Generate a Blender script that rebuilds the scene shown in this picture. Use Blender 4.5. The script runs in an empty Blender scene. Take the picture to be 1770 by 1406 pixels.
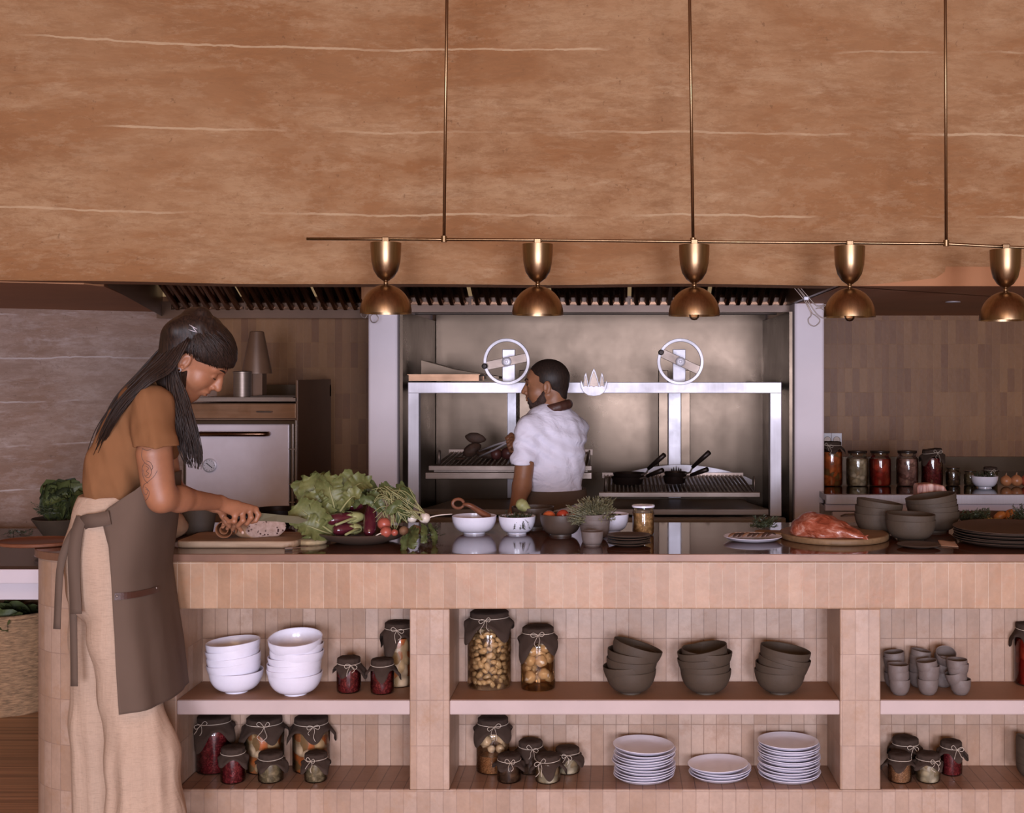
import bpy, bmesh, math, random
import numpy as np
from mathutils import Vector, Matrix, Euler, noise as mnoise
random.seed(7)
S = bpy.context.scene
# ---------------------------------------------------------------- camera
F = 2080.0; PX0, PY0, CZ = 1065.0, 645.0, 1.52
cd = bpy.data.cameras.new('camera'); cam = bpy.data.objects.new('camera', cd)
S.collection.objects.link(cam); S.camera = cam
cam.location = (0, 0, CZ); cam.rotation_euler = (math.pi/2, 0, 0)
cd.sensor_width = 36; cd.sensor_fit = 'HORIZONTAL'; cd.lens = 36*F/1770
cd.shift_x = -(PX0-885)/1770; cd.shift_y = -(703-PY0)/1770
cd.clip_start = .05
# ---------------------------------------------------------------- light
S.view_settings.view_transform = 'Standard'; S.view_settings.look = 'None'
S.view_settings.gamma = 1; S.view_settings.use_curve_mapping = False
S.view_settings.exposure = 0.0
W = bpy.data.worlds.new('world'); S.world = W; W.use_nodes = True
W.node_tree.nodes['Background'].inputs[0].default_value = (.64, .42, .23, 1)
W.node_tree.nodes['Background'].inputs[1].default_value = .40
def area(name, loc, rot, sx, sy, power, col):
    l = bpy.data.lights.new(name, 'AREA'); l.shape = 'RECTANGLE'; l.size = sx; l.size_y = sy
    l.energy = power; l.color = col
    o = bpy.data.objects.new(name, l); S.collection.objects.link(o)
    o.location = loc; o.rotation_euler = rot
    return o
R = math.radians
area('window_daylight_left', (-.80, -4.6, 1.08), (R(90), 0, 0), 1.55, 2.0, 380, (.80, .82, 1.0))
area('window_daylight_right', (1.85, -4.6, 1.08), (R(90), 0, R(6)), 1.55, 2.0, 440, (.80, .82, 1.0))
area('warm_room_light', (-.6, -.8, 3.3), (R(42), 0, 0), 3.6, 1.6, 48, (1.0, .67, .36))
# ---------------------------------------------------------------- helpers
def P(px, py, Y): return Vector(((px-PX0)*Y/F, Y, CZ-(py-PY0)*Y/F))
def V(*a): return Vector(a)
def Yof(py, z): return F*(CZ-z)/(py-PY0)
def tag(o, label=None, cat=None, group=None, kind=None):
    if label: o['label'] = label
    if cat: o['category'] = cat
    if group: o['group'] = group
    if kind: o['kind'] = kind
    return o
def link(o): S.collection.objects.link(o); return o
def thing(name, label, cat, loc=(0, 0, 0), rz=0, group=None):
    o = link(bpy.data.objects.new(name, None)); o.location = loc; o.rotation_euler = (0, 0, rz)
    o.empty_display_size = .05
    return tag(o, label, cat, group)
def copy_tree(o, parent=None):
    c = o.copy(); link(c)
    if parent is not None: c.parent = parent
    for ch in list(o.children): copy_tree(ch, c)
    return c
class MB:
    def __init__(s): s.v = []; s.f = []; s.uv = {}
    def add(s, vs, fs):
        n = len(s.v); s.v.extend([tuple(p) for p in vs]); s.f.extend([tuple(i+n for i in f) for f in fs]); return s
    def box(s, x0, x1, y0, y1, z0, z1, m=None):
        c = [V(x, y, z) for z in (z0, z1) for y in (y0, y1) for x in (x0, x1)]
        if m is not None: c = [m @ p for p in c]
        return s.add(c, [(0, 2, 3, 1), (4, 5, 7, 6), (0, 1, 5, 4), (2, 6, 7, 3), (0, 4, 6, 2), (1, 3, 7, 5)])
    def lathe(s, prof, n=32, m=None, wob=0, seed=0, caps=True):
        vs = []; fs = []
        for (r, z) in prof:
            for i in range(n):
                a = 2*math.pi*i/n
                k = 1+(wob*mnoise.noise(V(math.cos(a)*1.3, math.sin(a)*1.3, z*14+seed)) if wob else 0)
                p = V(r*k*math.cos(a), r*k*math.sin(a), z)
                vs.append(m @ p if m is not None else p)
        for j in range(len(prof)-1):
            for i in range(n):
                a = j*n+i; b = j*n+(i+1) % n
                fs.append((a, b, b+n, a+n))
        if caps:
            if prof[0][0] > 1e-6: fs.append(tuple(reversed(range(n))))
            if prof[-1][0] > 1e-6: fs.append(tuple((len(prof)-1)*n+i for i in range(n)))
        return s.add(vs, fs)
    def tube(s, pts, r, n=8, closed=False, flat=None):
        pts = [Vector(p) for p in pts]; N = len(pts)
        rs = r if isinstance(r, (list, tuple)) else [r]*N
        vs = []; fs = []; up = None
        for i, p in enumerate(pts):
            if closed: d = pts[(i+1) % N]-pts[i-1]
            else: d = pts[min(i+1, N-1)]-pts[max(i-1, 0)]
            if d.length < 1e-9: d = V(0, 0, 1)
            d.normalize()
            if up is None:
                up = V(0, 0, 1) if abs(d.z) < .9 else V(1, 0, 0)
            a = d.cross(up)
            if a.length < 1e-6: a = d.orthogonal()
            a.normalize(); b = a.cross(d).normalized(); up = b
            for k in range(n):
                t = 2*math.pi*k/n
                vs.append(p+a*math.cos(t)*rs[i]+b*math.sin(t)*rs[i]*(flat or 1))
        for i in range(N if closed else N-1):
            j = (i+1) % N
            for k in range(n):
                fs.append((i*n+k, j*n+k, j*n+(k+1) % n, i*n+(k+1) % n))
        if not closed:
            fs.append(tuple(range(n))); fs.append(tuple(reversed([(N-1)*n+k for k in range(n)])))
        return s.add(vs, fs)
    def grid(s, fn, nu, nv):
        vs = [fn(i/nu, j/nv) for j in range(nv+1) for i in range(nu+1)]
        fs = [(j*(nu+1)+i, j*(nu+1)+i+1, (j+1)*(nu+1)+i+1, (j+1)*(nu+1)+i) for j in range(nv) for i in range(nu)]
        return s.add(vs, fs)
    def prism(s, poly, a, b, axis='y', m=None):
        def mk(p, h):
            q = V(p[0], h, p[1]) if axis == 'y' else (V(p[0], p[1], h) if axis == 'z' else V(h, p[0], p[1]))
            return m @ q if m is not None else q
        n = len(poly)
        vs = [mk(p, a) for p in poly]+[mk(p, b) for p in poly]
        fs = [tuple(range(n)), tuple(reversed(range(n, 2*n)))]+[(i, i+n, (i+1) % n+n, (i+1) % n) for i in range(n)]
        return s.add(vs, fs)
    def blob(s, c, rx, ry, rz, m=None, nu=16, nv=10, wob=0, sd=0):
        vs = []; fs = []
        c = Vector(c)
        for j in range(nv+1):
            ph = math.pi*j/nv
            for i in range(nu):
                a = 2*math.pi*i/nu
                q = V(math.sin(ph)*math.cos(a), math.sin(ph)*math.sin(a), -math.cos(ph))
                k = 1+(wob*mnoise.noise(q*1.6+V(sd, sd*2.1, 0)) if wob else 0)
                q = V(q.x*rx*k, q.y*ry*k, q.z*rz*k)
                if m is not None: q = m @ q
                vs.append(c+q)
        for j in range(nv):
            for i in range(nu):
                fs.append((j*nu+i, j*nu+(i+1) % nu, (j+1)*nu+(i+1) % nu, (j+1)*nu+i))
        return s.add(vs, fs)
    def build(s, name, mat, parent=None, world=False, smooth=False, bevel=0, solid=0, keep=False, sub=0, uv=False, base=True):
        vs = s.v; loc = V(0, 0, 0)
        if world and parent is not None:
            q = parent; o = V(0, 0, 0)
            while q is not None: o += q.location; q = q.parent
            vs = [(a[0]-o.x, a[1]-o.y, a[2]-o.z) for a in vs]
        elif parent is None and not keep:
            xs = [a[0] for a in vs]; ys = [a[1] for a in vs]; zs = [a[2] for a in vs]
            loc = V((min(xs)+max(xs))/2, (min(ys)+max(ys))/2, min(zs))
            vs = [(a[0]-loc.x, a[1]-loc.y, a[2]-loc.z) for a in vs]
        me = bpy.data.meshes.new(name); me.from_pydata(vs, [], s.f); me.validate(); me.update()
        bm = bmesh.new(); bm.from_mesh(me)
        bmesh.ops.remove_doubles(bm, verts=bm.verts, dist=1e-6)
        bmesh.ops.recalc_face_normals(bm, faces=bm.faces)
        bm.to_mesh(me); bm.free()
        if smooth: me.polygons.foreach_set('use_smooth', [True]*len(me.polygons))
        me.materials.append(mat)
        if uv:
            l = me.uv_layers.new(name='UVMap').data
            for p in me.polygons:
                n = p.normal
                for li in p.loop_indices:
                    c = me.vertices[me.loops[li].vertex_index].co
                    if abs(n.z) > .7: l[li].uv = (c.y+loc.y, c.x+loc.x)
                    elif abs(n.x) > .7: l[li].uv = (c.z+loc.z, c.y+loc.y)
                    else: l[li].uv = (c.z+loc.z, c.x+loc.x)
        o = link(bpy.data.objects.new(name, me)); o.location = loc
        if parent is not None: o.parent = parent
        if solid:
            md = o.modifiers.new('solidify', 'SOLIDIFY'); md.thickness = solid; md.offset = 0
        if bevel:
            md = o.modifiers.new('bevel', 'BEVEL'); md.width = bevel; md.segments = 2; md.limit_method = 'ANGLE'
            md.harden_normals = False
        if sub:
            md = o.modifiers.new('subsurf', 'SUBSURF'); md.levels = sub; md.render_levels = sub
        if smooth == 'auto':
            try:
                me.set_sharp_from_angle(angle=R(40))
            except Exception: pass
        return o
def struct(o): o['kind'] = 'structure'; return o
def spline(pts, n=8, closed=False):
    pts = [Vector(p) for p in pts]; out = []; N = len(pts)
    for i in range(N if closed else N-1):
        g = lambda k: pts[k % N] if closed else pts[max(0, min(N-1, k))]
        p0, p1, p2, p3 = g(i-1), g(i), g(i+1), g(i+2)
        for j in range(n):
            t = j/n
            out.append(.5*((2*p1)+(p2-p0)*t+(2*p0-5*p1+4*p2-p3)*t*t+(3*p1-p0-3*p2+p3)*t**3))
    if not closed: out.append(pts[-1])
    return out
def interp(xs, ys, x): return float(np.interp(x, xs, ys))
# ---------------------------------------------------------------- materials
def srgb(r, g, b):
    f = lambda c: (c/255/12.92 if c/255 <= .04045 else ((c/255+.055)/1.055)**2.4)
    return (f(r), f(g), f(b))
class NT:
    def __init__(s, name):
        s.m = bpy.data.materials.new(name); s.m.use_nodes = True; s.t = s.m.node_tree; s.n = s.t.nodes
        s.b = s.n['Principled BSDF']
    def node(s, typ, **kw):
        n = s.n.new(typ)
        for k, v in kw.items():
            if k.startswith('_'): setattr(n, k[1:], v)
            else:
                k2 = k.replace('__', ' ')
                n.inputs[int(k2[1:]) if k2[0] == 'i' and k2[1:].isdigit() else k2].default_value = v
        return n
    def l(s, a, b): s.t.links.new(a, b)
    def coord(s, scale=(1, 1, 1), out='Object', loc=(0, 0, 0)):
        c = s.node('ShaderNodeTexCoord'); m = s.node('ShaderNodeMapping'); m.inputs['Scale'].default_value = scale
        m.inputs['Location'].default_value = loc
        s.l(c.outputs[out], m.inputs[0]); return m.outputs[0]
    def noise(s, vec, scale, detail=4, rough=.6, dist=0):
        n = s.node('ShaderNodeTexNoise'); n.inputs['Scale'].default_value = scale; n.inputs['Detail'].default_value = detail
        n.inputs['Roughness'].default_value = rough; n.inputs['Distortion'].default_value = dist
        s.l(vec, n.inputs['Vector']); return n.outputs['Fac']
    def ramp(s, fac, stops, interp='LINEAR'):
        r = s.node('ShaderNodeValToRGB'); r.color_ramp.interpolation = interp
        e = r.color_ramp.elements
        while len(e) < len(stops): e.new(.5)
        for el, (p, c) in zip(e, stops):
            el.position = p; el.color = (c if len(c) == 4 else (*c, 1)) if hasattr(c, '__len__') else (c, c, c, 1)
        s.l(fac, r.inputs[0]); return r.outputs[0]
    def mix(s, fac, a, b, mode='MIX'):
        n = s.node('ShaderNodeMix'); n.data_type = 'RGBA'; n.blend_type = mode
        for i, x in ((0, fac), (6, a), (7, b)):
            if hasattr(x, 'is_linked') or isinstance(x, bpy.types.NodeSocket): s.l(x, n.inputs[i])
            elif i == 0: n.inputs[0].default_value = x
            else: n.inputs[i].default_value = (*x[:3], 1)
        return n.outputs[2]
    def math(s, op, a, b=None, c=None):
        n = s.node('ShaderNodeMath'); n.operation = op
        for i, x in enumerate((a, b, c)):
            if x is None: continue
            if isinstance(x, bpy.types.NodeSocket): s.l(x, n.inputs[i])
            else: n.inputs[i].default_value = x
        return n.outputs[0]
    def bump(s, h, strength=.3, dist=.01, nrm=None):
        n = s.node('ShaderNodeBump'); n.inputs['Strength'].default_value = strength; n.inputs['Distance'].default_value = dist
        s.l(h, n.inputs['Height'])
        if nrm is not None: s.l(nrm, n.inputs['Normal'])
        return n.outputs[0]
    def set(s, **kw):
        for k, v in kw.items():
            i = s.b.inputs[k.replace('_', ' ')]
            if isinstance(v, bpy.types.NodeSocket): s.l(v, i)
            elif hasattr(v, '__len__') and len(v) == 3 and i.type == 'RGBA': i.default_value = (*v, 1)
            else: i.default_value = v
        return s
def sc(c, k): return tuple(max(0, min(1, x*k)) for x in c)
def mat(name, col, rough=.5, metal=0, var=.15, scale=9, bump=0, bscale=60, stretch=(1, 1, 1), sss=0, spec=.5, coat=0, col2=None, detail=4):
    t = NT(name); v = t.coord(stretch)
    f = t.noise(v, scale, detail)
    c = t.ramp(f, [(.3, sc(col, 1-var)), (.7, col2 if col2 else sc(col, 1+var))])
    t.set(Base_Color=c, Roughness=rough, Metallic=metal)
    t.b.inputs['Specular IOR Level'].default_value = spec
    if coat: t.b.inputs['Coat Weight'].default_value = coat; t.b.inputs['Coat Roughness'].default_value = .1
    if sss:
        t.b.inputs['Subsurface Weight'].default_value = sss; t.b.inputs['Subsurface Radius'].default_value = (.012, .005, .003)
        t.b.inputs['Subsurface Scale'].default_value = 1
    if bump:
        t.set(Normal=t.bump(t.noise(v, bscale, 5), bump, .004))
    return t.m
def tile_mat(name, c1, c2, mortar, w=.152, h=.0442, voff=-.735, uoff=0, offset=0, rough=.42, stain=None, size=.0014, blotch=.25, msmooth=.3):
    t = NT(name)
    c = t.node('ShaderNodeTexCoord'); m = t.node('ShaderNodeMapping'); m.inputs['Location'].default_value = (voff, uoff, 0)
    t.l(c.outputs['UV'], m.inputs[0]); uv = m.outputs[0]
    nz = t.node('ShaderNodeTexNoise'); nz.inputs['Scale'].default_value = 16; t.l(uv, nz.inputs['Vector'])
    sub = t.node('ShaderNodeVectorMath'); sub.operation = 'SUBTRACT'; t.l(nz.outputs['Color'], sub.inputs[0]); sub.inputs[1].default_value = (.5, .5, .5)
    scl = t.node('ShaderNodeVectorMath'); scl.operation = 'SCALE'; scl.inputs['Scale'].default_value = .0022; t.l(sub.outputs[0], scl.inputs[0])
    ad = t.node('ShaderNodeVectorMath'); ad.operation = 'ADD'; t.l(uv, ad.inputs[0]); t.l(scl.outputs[0], ad.inputs[1])
    b = t.node('ShaderNodeTexBrick'); t.l(ad.outputs[0], b.inputs['Vector'])
    b.offset = offset; b.offset_frequency = 2; b.squash = 1
    b.inputs['Scale'].default_value = 1; b.inputs['Brick Width'].default_value = w; b.inputs['Row Height'].default_value = h
    b.inputs['Mortar Size'].default_value = size; b.inputs['Mortar Smooth'].default_value = msmooth; b.inputs['Bias'].default_value = 0
    b.inputs['Color1'].default_value = (*c1, 1); b.inputs['Color2'].default_value = (*c2, 1); b.inputs['Mortar'].default_value = (*mortar, 1)
    big = t.noise(uv, 5, 5, .7); fine = t.noise(uv, 60, 4, .7)
    k = t.ramp(big, [(.3, 1-blotch), (.7, 1.0)])
    col = t.mix(1.0, b.outputs['Color'], k, 'MULTIPLY')
    k2 = t.ramp(fine, [(.35, .92), (.65, 1.0)])
    col = t.mix(1.0, col, k2, 'MULTIPLY')
    if stain: col = t.mix(t.ramp(t.noise(uv, 9, 6, .75), [(.52, 0.0), (.7, .8)]), col, stain)
    hgt = t.math('MULTIPLY', b.outputs['Fac'], -1.0)
    n1 = t.bump(hgt, .5, .0016)
    n2 = t.bump(t.noise(uv, 26, 3, .5), .35, .003, n1)
    t.set(Base_Color=col, Roughness=rough, Normal=n2)
    return t.m
def plaster_mat(name, c1, c2, pale, z0=2.163, dz=.337, streak=1.0, lines=True, rough=.8, lstr=.75, sheen=.5):
    t = NT(name); v = t.coord((1, 1, 1)); vs = t.coord((.75, .75, 2.3)); vf = t.coord((1.3, 1.3, 5.5))
    a = t.noise(vs, 1.5, 8, .68, .6); b = t.noise(vf, 2.6, 8, .75, .35); g = t.noise(v, .8, 3)
    col = t.mix(t.ramp(a, [(.42, 0.0), (.49, .5), (.52, .6), (.60, 1.0)]), c1, c2)
    col = t.mix(t.ramp(t.noise(t.coord((.8, .8, 2.6), loc=(7, 3, 2)), 3.1, 9, .74, .4), [(.50, 0.0), (.56, .4)]), col, sc(c1, .86))
    col = t.mix(t.ramp(b, [(.56, 0.0), (.70, .5)]), col, pale)
    col = t.mix(t.ramp(t.noise(vf, 6.5, 6, .8, .5), [(.48, 0.0), (.60, .42)]), col, sc(c1, .74))
    col = t.mix(t.ramp(t.noise(t.coord((1, 1, 1.9), loc=(2, 9, 4)), 11, 10, .82), [(.50, 0.0), (.54, .30)]), col, sc(c1, .88))
    col = t.mix(t.ramp(t.noise(t.coord((1, 1, 1.4), loc=(5, 2, 8)), 7, 12, .85), [(.60, 0.0), (.63, .55)]), col, sc(c1, .66))
    col = t.mix(t.ramp(t.noise(t.coord((1, 1, 2.4), loc=(1, 4, 6)), 5, 10, .8), [(.53, 0.0), (.58, .17)]), col, pale)
    col = t.mix(t.ramp(g, [(.4, 0.0), (.7, .35)]), col, sc(c2, 1.12))
    pits = t.noise(v, 34, 3, .7)
    col = t.mix(t.ramp(pits, [(.66, 0.0), (.72, .5)]), col, sc(c1, .5))
    h = b
    if lines:
        sx = t.node('ShaderNodeSeparateXYZ'); t.l(v, sx.inputs[0])
        wv = t.noise(t.coord((1, 1, .15)), 1.6, 6, .65)
        zz = t.math('ADD', sx.outputs[2], t.math('MULTIPLY', t.math('SUBTRACT', wv, .5), .06))
        fr = t.math('PINGPONG', t.math('SUBTRACT', zz, z0), dz/2)     # 0 on each lift joint
        wd = t.math('LESS_THAN', fr, t.math('MULTIPLY', t.noise(t.coord((1, 1, 8)), 9, 4), .0085))
        mk = t.ramp(t.noise(t.coord((1, 1, 2.2), loc=(3, 1, 5)), 1.25, 5), [(.46, 0.0), (.56, 1.0)])
        line = t.math('MULTIPLY', wd, mk)
        line = t.math('MULTIPLY', line, lstr)
        col = t.mix(line, col, pale)
    n1 = t.bump(b, .35, .01); n2 = t.bump(t.noise(v, 60, 4), .2, .003, n1)
    t.set(Base_Color=col, Roughness=rough, Normal=n2)
    t.b.inputs['Specular IOR Level'].default_value = sheen
    return t.m
def metal_mat(name, col, rough=.3, brush=(1, 1, 60), var=.12, rvar=.12, scale=3, smudge=0, metal=1.0):
    t = NT(name); v = t.coord(brush); vo = t.coord((1, 1, 1))
    f = t.noise(v, scale, 5); g = t.noise(vo, 3.2, 5, .65)
    c = t.ramp(f, [(.3, sc(col, 1-var)), (.7, sc(col, 1+var))])
    if smudge: c = t.mix(t.ramp(g, [(.4, 0.0), (.75, smudge)]), c, sc(col, .55))
    rr = t.ramp(g, [(.3, max(0.03, rough-rvar)), (.7, rough+rvar)])
    t.set(Base_Color=c, Metallic=metal, Roughness=rr, Normal=t.bump(f, .03 if 'panel' not in name else .001, .0006))
    return t.m
MT = {}
MT['bulk'] = plaster_mat('terracotta_plaster', srgb(146, 98, 56), srgb(168, 130, 92), srgb(194, 164, 128))
MT['soffit'] = mat('brown_soffit_plaster', srgb(170, 118, 80), .8, var=.08, scale=3, bump=.1)
MT['backplaster'] = plaster_mat('greyed_plaster', srgb(146, 112, 92), srgb(172, 146, 132), srgb(202, 184, 178), z0=1.36, dz=.245, sheen=.5)
MT['tile'] = tile_mat('pale_pink_zellige', srgb(182, 147, 122), srgb(197, 166, 145), srgb(172, 141, 122), stain=srgb(168, 130, 100))
MT['tile_apron'] = tile_mat('peach_zellige', srgb(174, 132, 98), srgb(194, 154, 122), srgb(206, 176, 150), stain=srgb(174, 124, 88))
MT['tile_niche'] = tile_mat('niche_zellige', srgb(168, 131, 104), srgb(190, 158, 136), srgb(142, 110, 89), stain=srgb(154, 115, 88), size=.0013)
MT['tile_floor'] = tile_mat('niche_floor_zellige', srgb(158, 118, 94), srgb(170, 130, 104), srgb(124, 92, 72), size=.0018)
MT['tile_wall'] = tile_mat('brown_zellige', srgb(120, 74, 36), srgb(144, 98, 54), srgb(156, 112, 70), w=.150, h=.046, voff=-.05, offset=0.0, rough=.5, size=.001, blotch=.15)
MT['shelf'] = mat('pale_lime_plaster', srgb(194, 172, 166), .6, var=.06, scale=5, bump=.15, bscale=30)
MT['shelftop'] = mat('worn_tadelakt', srgb(156, 116, 88), .6, var=.08, scale=7, bump=.1)
MT['pillar'] = mat('pillar_paint', srgb(222, 208, 212), .55, var=.04, scale=3, bump=.08, bscale=14)
MT['steel'] = metal_mat('brushed_steel', srgb(140, 124, 114), .42, (1, 1, 50), smudge=.35, metal=.7)
MT['steelx'] = metal_mat('brushed_steel_frame', srgb(196, 190, 196), .45, (50, 1, 1), var=.05, metal=.45)
MT['panel'] = metal_mat('smoked_steel_panel', srgb(88, 75, 64), .31, (1, 1, 4), var=.05, smudge=.2, rvar=.05)
MT['darksteel'] = mat('dark_hood_steel', srgb(112, 82, 62), .4, .15, var=.1)
MT['brass'] = metal_mat('aged_brushed_brass', srgb(150, 122, 92), .34, (60, 60, 1), var=.16, rvar=.05, scale=2)
MT['work'] = None
t = NT('polished_brown_worktop'); v = t.coord()
t.set(Base_Color=t.ramp(t.noise(v, 3, 5), [(.3, srgb(78, 42, 25)), (.7, srgb(94, 54, 34))]), Roughness=t.ramp(t.noise(v, 6, 5), [(.3, .04), (.75, .12)]))
t.b.inputs['Specular IOR Level'].default_value = .55; MT['work'] = t.m
MT['workedge'] = mat('worktop_brown_edge', srgb(126, 90, 70), .4, .2, var=.22, scale=5)
MT['black'] = mat('blackened_iron', srgb(38, 28, 24), .45, .6, var=.2)
MT['blackglass'] = mat('black_stone', srgb(30, 20, 16), .06, var=.1)
MT['oak'] = mat('floor_planks', srgb(176, 132, 96), .5, var=.45, scale=2, stretch=(.5, 26, 1), bump=.2)
# ---------------------------------------------------------------- room shell
fl = MB().box(-7, 6, -3.2, 9, -.05, 0).build('floor', MT['oak'], keep=True); struct(fl)
SZ = 1.878            # soffit height
def bulkY(X):         # the smoke hood wall bows towards the viewer on the left
    t = max(0, (-1.0-X)/1.7); t2 = min(max(0, X-.2), 2)
    return 4.9-.28*t**1.35-.0*t2+.05*t2
def bulk(u, v):
    X = -3.4+6.2*u; z = SZ+.004+(3.5-SZ)*v
    sag = .006*mnoise.noise(V(X*1.7, 0, 0))*(1-v)
    und = .006*mnoise.noise(V(X*1.3, 0, z*1.6))
    return V(X, bulkY(X)+und+(0.012*(1-min(1, v*40))**2), z+sag)
g = MB().grid(bulk, 120, 60)
g.grid(lambda u, v: V(-3.4+6.2*u, bulkY(-3.4+6.2*u)+.02+v*.16, SZ+.004+.006*mnoise.noise(V((-3.4+6.2*u)*1.7, 0, 0))), 120, 2)
wb = g.build('wall_front', MT['bulk'], keep=True, smooth=True); struct(wb)
BW = 7.5              # back wall of the cooking line
def leftwallY(X):     # the left part of the back wall curves forward
    return BW-.42 if X > -2.6 else BW-.42-.55*min(1.6, (-2.6-X))**1.1
wl = MB().grid(lambda u, v: V(-5.6+3.25*u, leftwallY(-5.6+3.25*u), 0+1.95*v), 60, 20).build('wall_left', MT['backplaster'], keep=True, smooth=True); struct(wl)
wt = MB().box(-2.35, -1.45, BW-.42, BW+.1, 0, 1.95); wt.box(-1.6, 4.2, BW, BW+.1, 0, 1.95)
wt = wt.build('wall_back', MT['tile_wall'], keep=True, uv=True); struct(wt)
# soffit with the extractor opening
HX0, HX1, HYB = -2.18, 1.02, 6.72
hl = [(-6.2, 4.3), (-2.15, 4.3), (-2.15, 4.98), (-2.72, HYB), (-2.72, 7.8), (-6.2, 7.8)]
s = MB().prism([(-6.2, 4.4), (-3.4, 4.4), (-2.8, 4.6), (-2.15, 4.86), (-2.12, 4.98), (-2.62, 6.90), (-2.62, 7.8), (-6.2, 7.8)], SZ, SZ+.08, 'z')
s.box(-2.62, -1.24, 6.90, 7.8, SZ, SZ+.08); s.box(-1.24, HX1, 7.30, 7.8, SZ+.02, SZ+.1)
s.prism([(.885, 4.95), (4.5, 5.0), (4.5, 7.8), (.92, 7.8), (.92, 4.95)], SZ, SZ+.08, 'z')
so = s.build('ceiling', MT['soffit'], keep=True); struct(so)
cg = MB().box(-6, 5, -3.2, 4.9, 3.5, 3.6).build('ceiling', MT['soffit'], keep=True); struct(cg)
# pillars either side of the grill
p1 = MB(); p1.box(P(636, 0, 6.2).x, P(687, 0, 6.2).x, 6.2, 7.4, 0, SZ+.03)
p1 = p1.build('wall_pillar_left', MT['pillar'], keep=True, bevel=.012); struct(p1); p1.name = 'wall_left'
p2 = MB(); p2.box(P(1373.5, 0, 6.2).x, P(1425, 0, 6.2).x, 6.2, 7.5, 0, 1.925)
p2 = p2.build('wall_right', MT['pillar'], keep=True, bevel=.012); struct(p2)
# plaster collars over the pillars
c = MB(); c.box(P(640, 0, 6.2).x-.02, P(690, 0, 6.2).x, 6.05, 6.9, SZ-.0, SZ+.3)
c.box(P(1371, 0, 6.2).x, P(1450, 0, 6.2).x+.1, 5.6, 7.4, 1.91, SZ+.3)
struct(c.build('trim_1', MT['soffit'], keep=True, bevel=.02))
MT['ovbody'] = MT['darksteel']
MT['ovfront'] = metal_mat('warm_steel', srgb(140, 108, 86), .35, (1, 1, 20), smudge=.3)
t = NT('pale_oven_door'); v = t.coord()
t.set(Base_Color=t.ramp(t.noise(v, 3.5, 4), [(.3, srgb(206, 192, 198)), (.7, srgb(226, 216, 224))]), Metallic=.35, Roughness=.42)
MT['doorsteel'] = t.m
MT['handle'] = metal_mat('bronzed_handle', srgb(122, 92, 74), .25)
MT['lavsteel'] = mat('pale_cabinet_front', srgb(200, 186, 196), .4, .2, var=.03)
MT['sock'] = mat('white_plastic', srgb(225, 220, 225), .35, var=.02)
MT['dkwood'] = mat('dark_table_top', srgb(62, 42, 32), .25, var=.2)
def glass_mat(name, tint=(1, 1, 1), refl=.9):
    t = NT(name); n = t.n
    out = [x for x in n if x.type == 'OUTPUT_MATERIAL'][0]
    tr = n.new('ShaderNodeBsdfTransparent'); tr.inputs[0].default_value = (*tint, 1)
    gl = n.new('ShaderNodeBsdfGlossy'); gl.inputs['Roughness'].default_value = .03; gl.inputs['Color'].default_value = (1, 1, 1, 1)
    fr = n.new('ShaderNodeFresnel'); fr.inputs[0].default_value = 1.5
    m = t.math('MULTIPLY', fr.outputs[0], refl)
    mx = n.new('ShaderNodeMixShader'); t.l(m, mx.inputs[0]); t.l(tr.outputs[0], mx.inputs[1]); t.l(gl.outputs[0], mx.inputs[2])
    t.l(mx.outputs[0], out.inputs[0]); n.remove(t.b)
    return t.m
MT['glass'] = glass_mat('clear_glass', (.93, .92, .90))
MT['glassc'] = glass_mat('bulb_glass', (.8, .7, .6))
# ---------------------------------------------------------------- extractor hood
hood = thing('extractor_hood', 'long dark steel extractor hood with slanted grease filters above the grill and oven', 'extractor hood', (-.8, 6.0, SZ))
h = MB()
XL = -2.62
h.box(XL, -1.24, 6.86, 6.90, SZ-.045, SZ+.05)            # rear rim, left bay
h.box(-1.24, .97, 6.38, 6.44, SZ-.035, SZ+.05)           # rear rim over the grill
h.add([V(-2.10, 4.97, SZ), V(-2.60, 6.90, SZ-.035), V(-2.60, 6.90, SZ+.3), V(-2.10, 4.97, SZ+.3)], [(0, 1, 2, 3)])
h.box(.90, .93, 4.98, 6.38, SZ, SZ+.3)
h.box(-2.9, 1.1, 5.1, 6.95, SZ+.34, SZ+.38)
h.build('canopy', MT['darksteel'], hood, world=True)
def filt(x0, x1, yb, name='grease_filter'):
    f = MB(); n = max(1, int((x1-x0)/.052))
    y1 = yb; y0 = yb-.62; z1 = SZ+.012; z0 = SZ+.30
    for i in range(n):
        xa = x0+(x1-x0)*i/n; w = (x1-x0)/n
        f.tube([V(xa+w*.5, y1, z1), V(xa+w*.5, y0, z0)], w*.30, 6)
    for i in range(n):
        xa = x0+(x1-x0)*(i+.0)/n
        f.add([V(xa, y1+.02, z1+.03), V(xa+(x1-x0)/n, y1+.02, z1+.03), V(xa+(x1-x0)/n, y0, z0+.04), V(xa, y0, z0+.04)], [(0, 1, 2, 3)])
    f.box(x0, x1, y1-.01, y1+.012, z1-.008, z1+.006)
    f.box(x0-.004, x0+.004, y1-.012, y1+.012, z1-.01, z1+.02)
    f.build(name, MT['filter'], hood, world=True, smooth=False)
MT['filter'] = metal_mat('filter_steel', srgb(120, 92, 74), .3, (1, 1, 1), var=.3)
for i in range(3): filt(-2.52+i*.42, -2.12+i*.42, 6.84)
for i in range(5): filt(-1.18+i*.42, -.78+i*.42, 6.36)
h = MB(); h.tube([V(-1.15, 6.75, SZ-.02), V(.9, 6.75, SZ-.02)], .012, 8)
for x in (-.1, .55): h.box(x-.004, x+.004, 6.745, 6.755, SZ-.03, SZ+.05)
h.build('hanging_rail', MT['steel'], hood, world=True)
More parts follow.
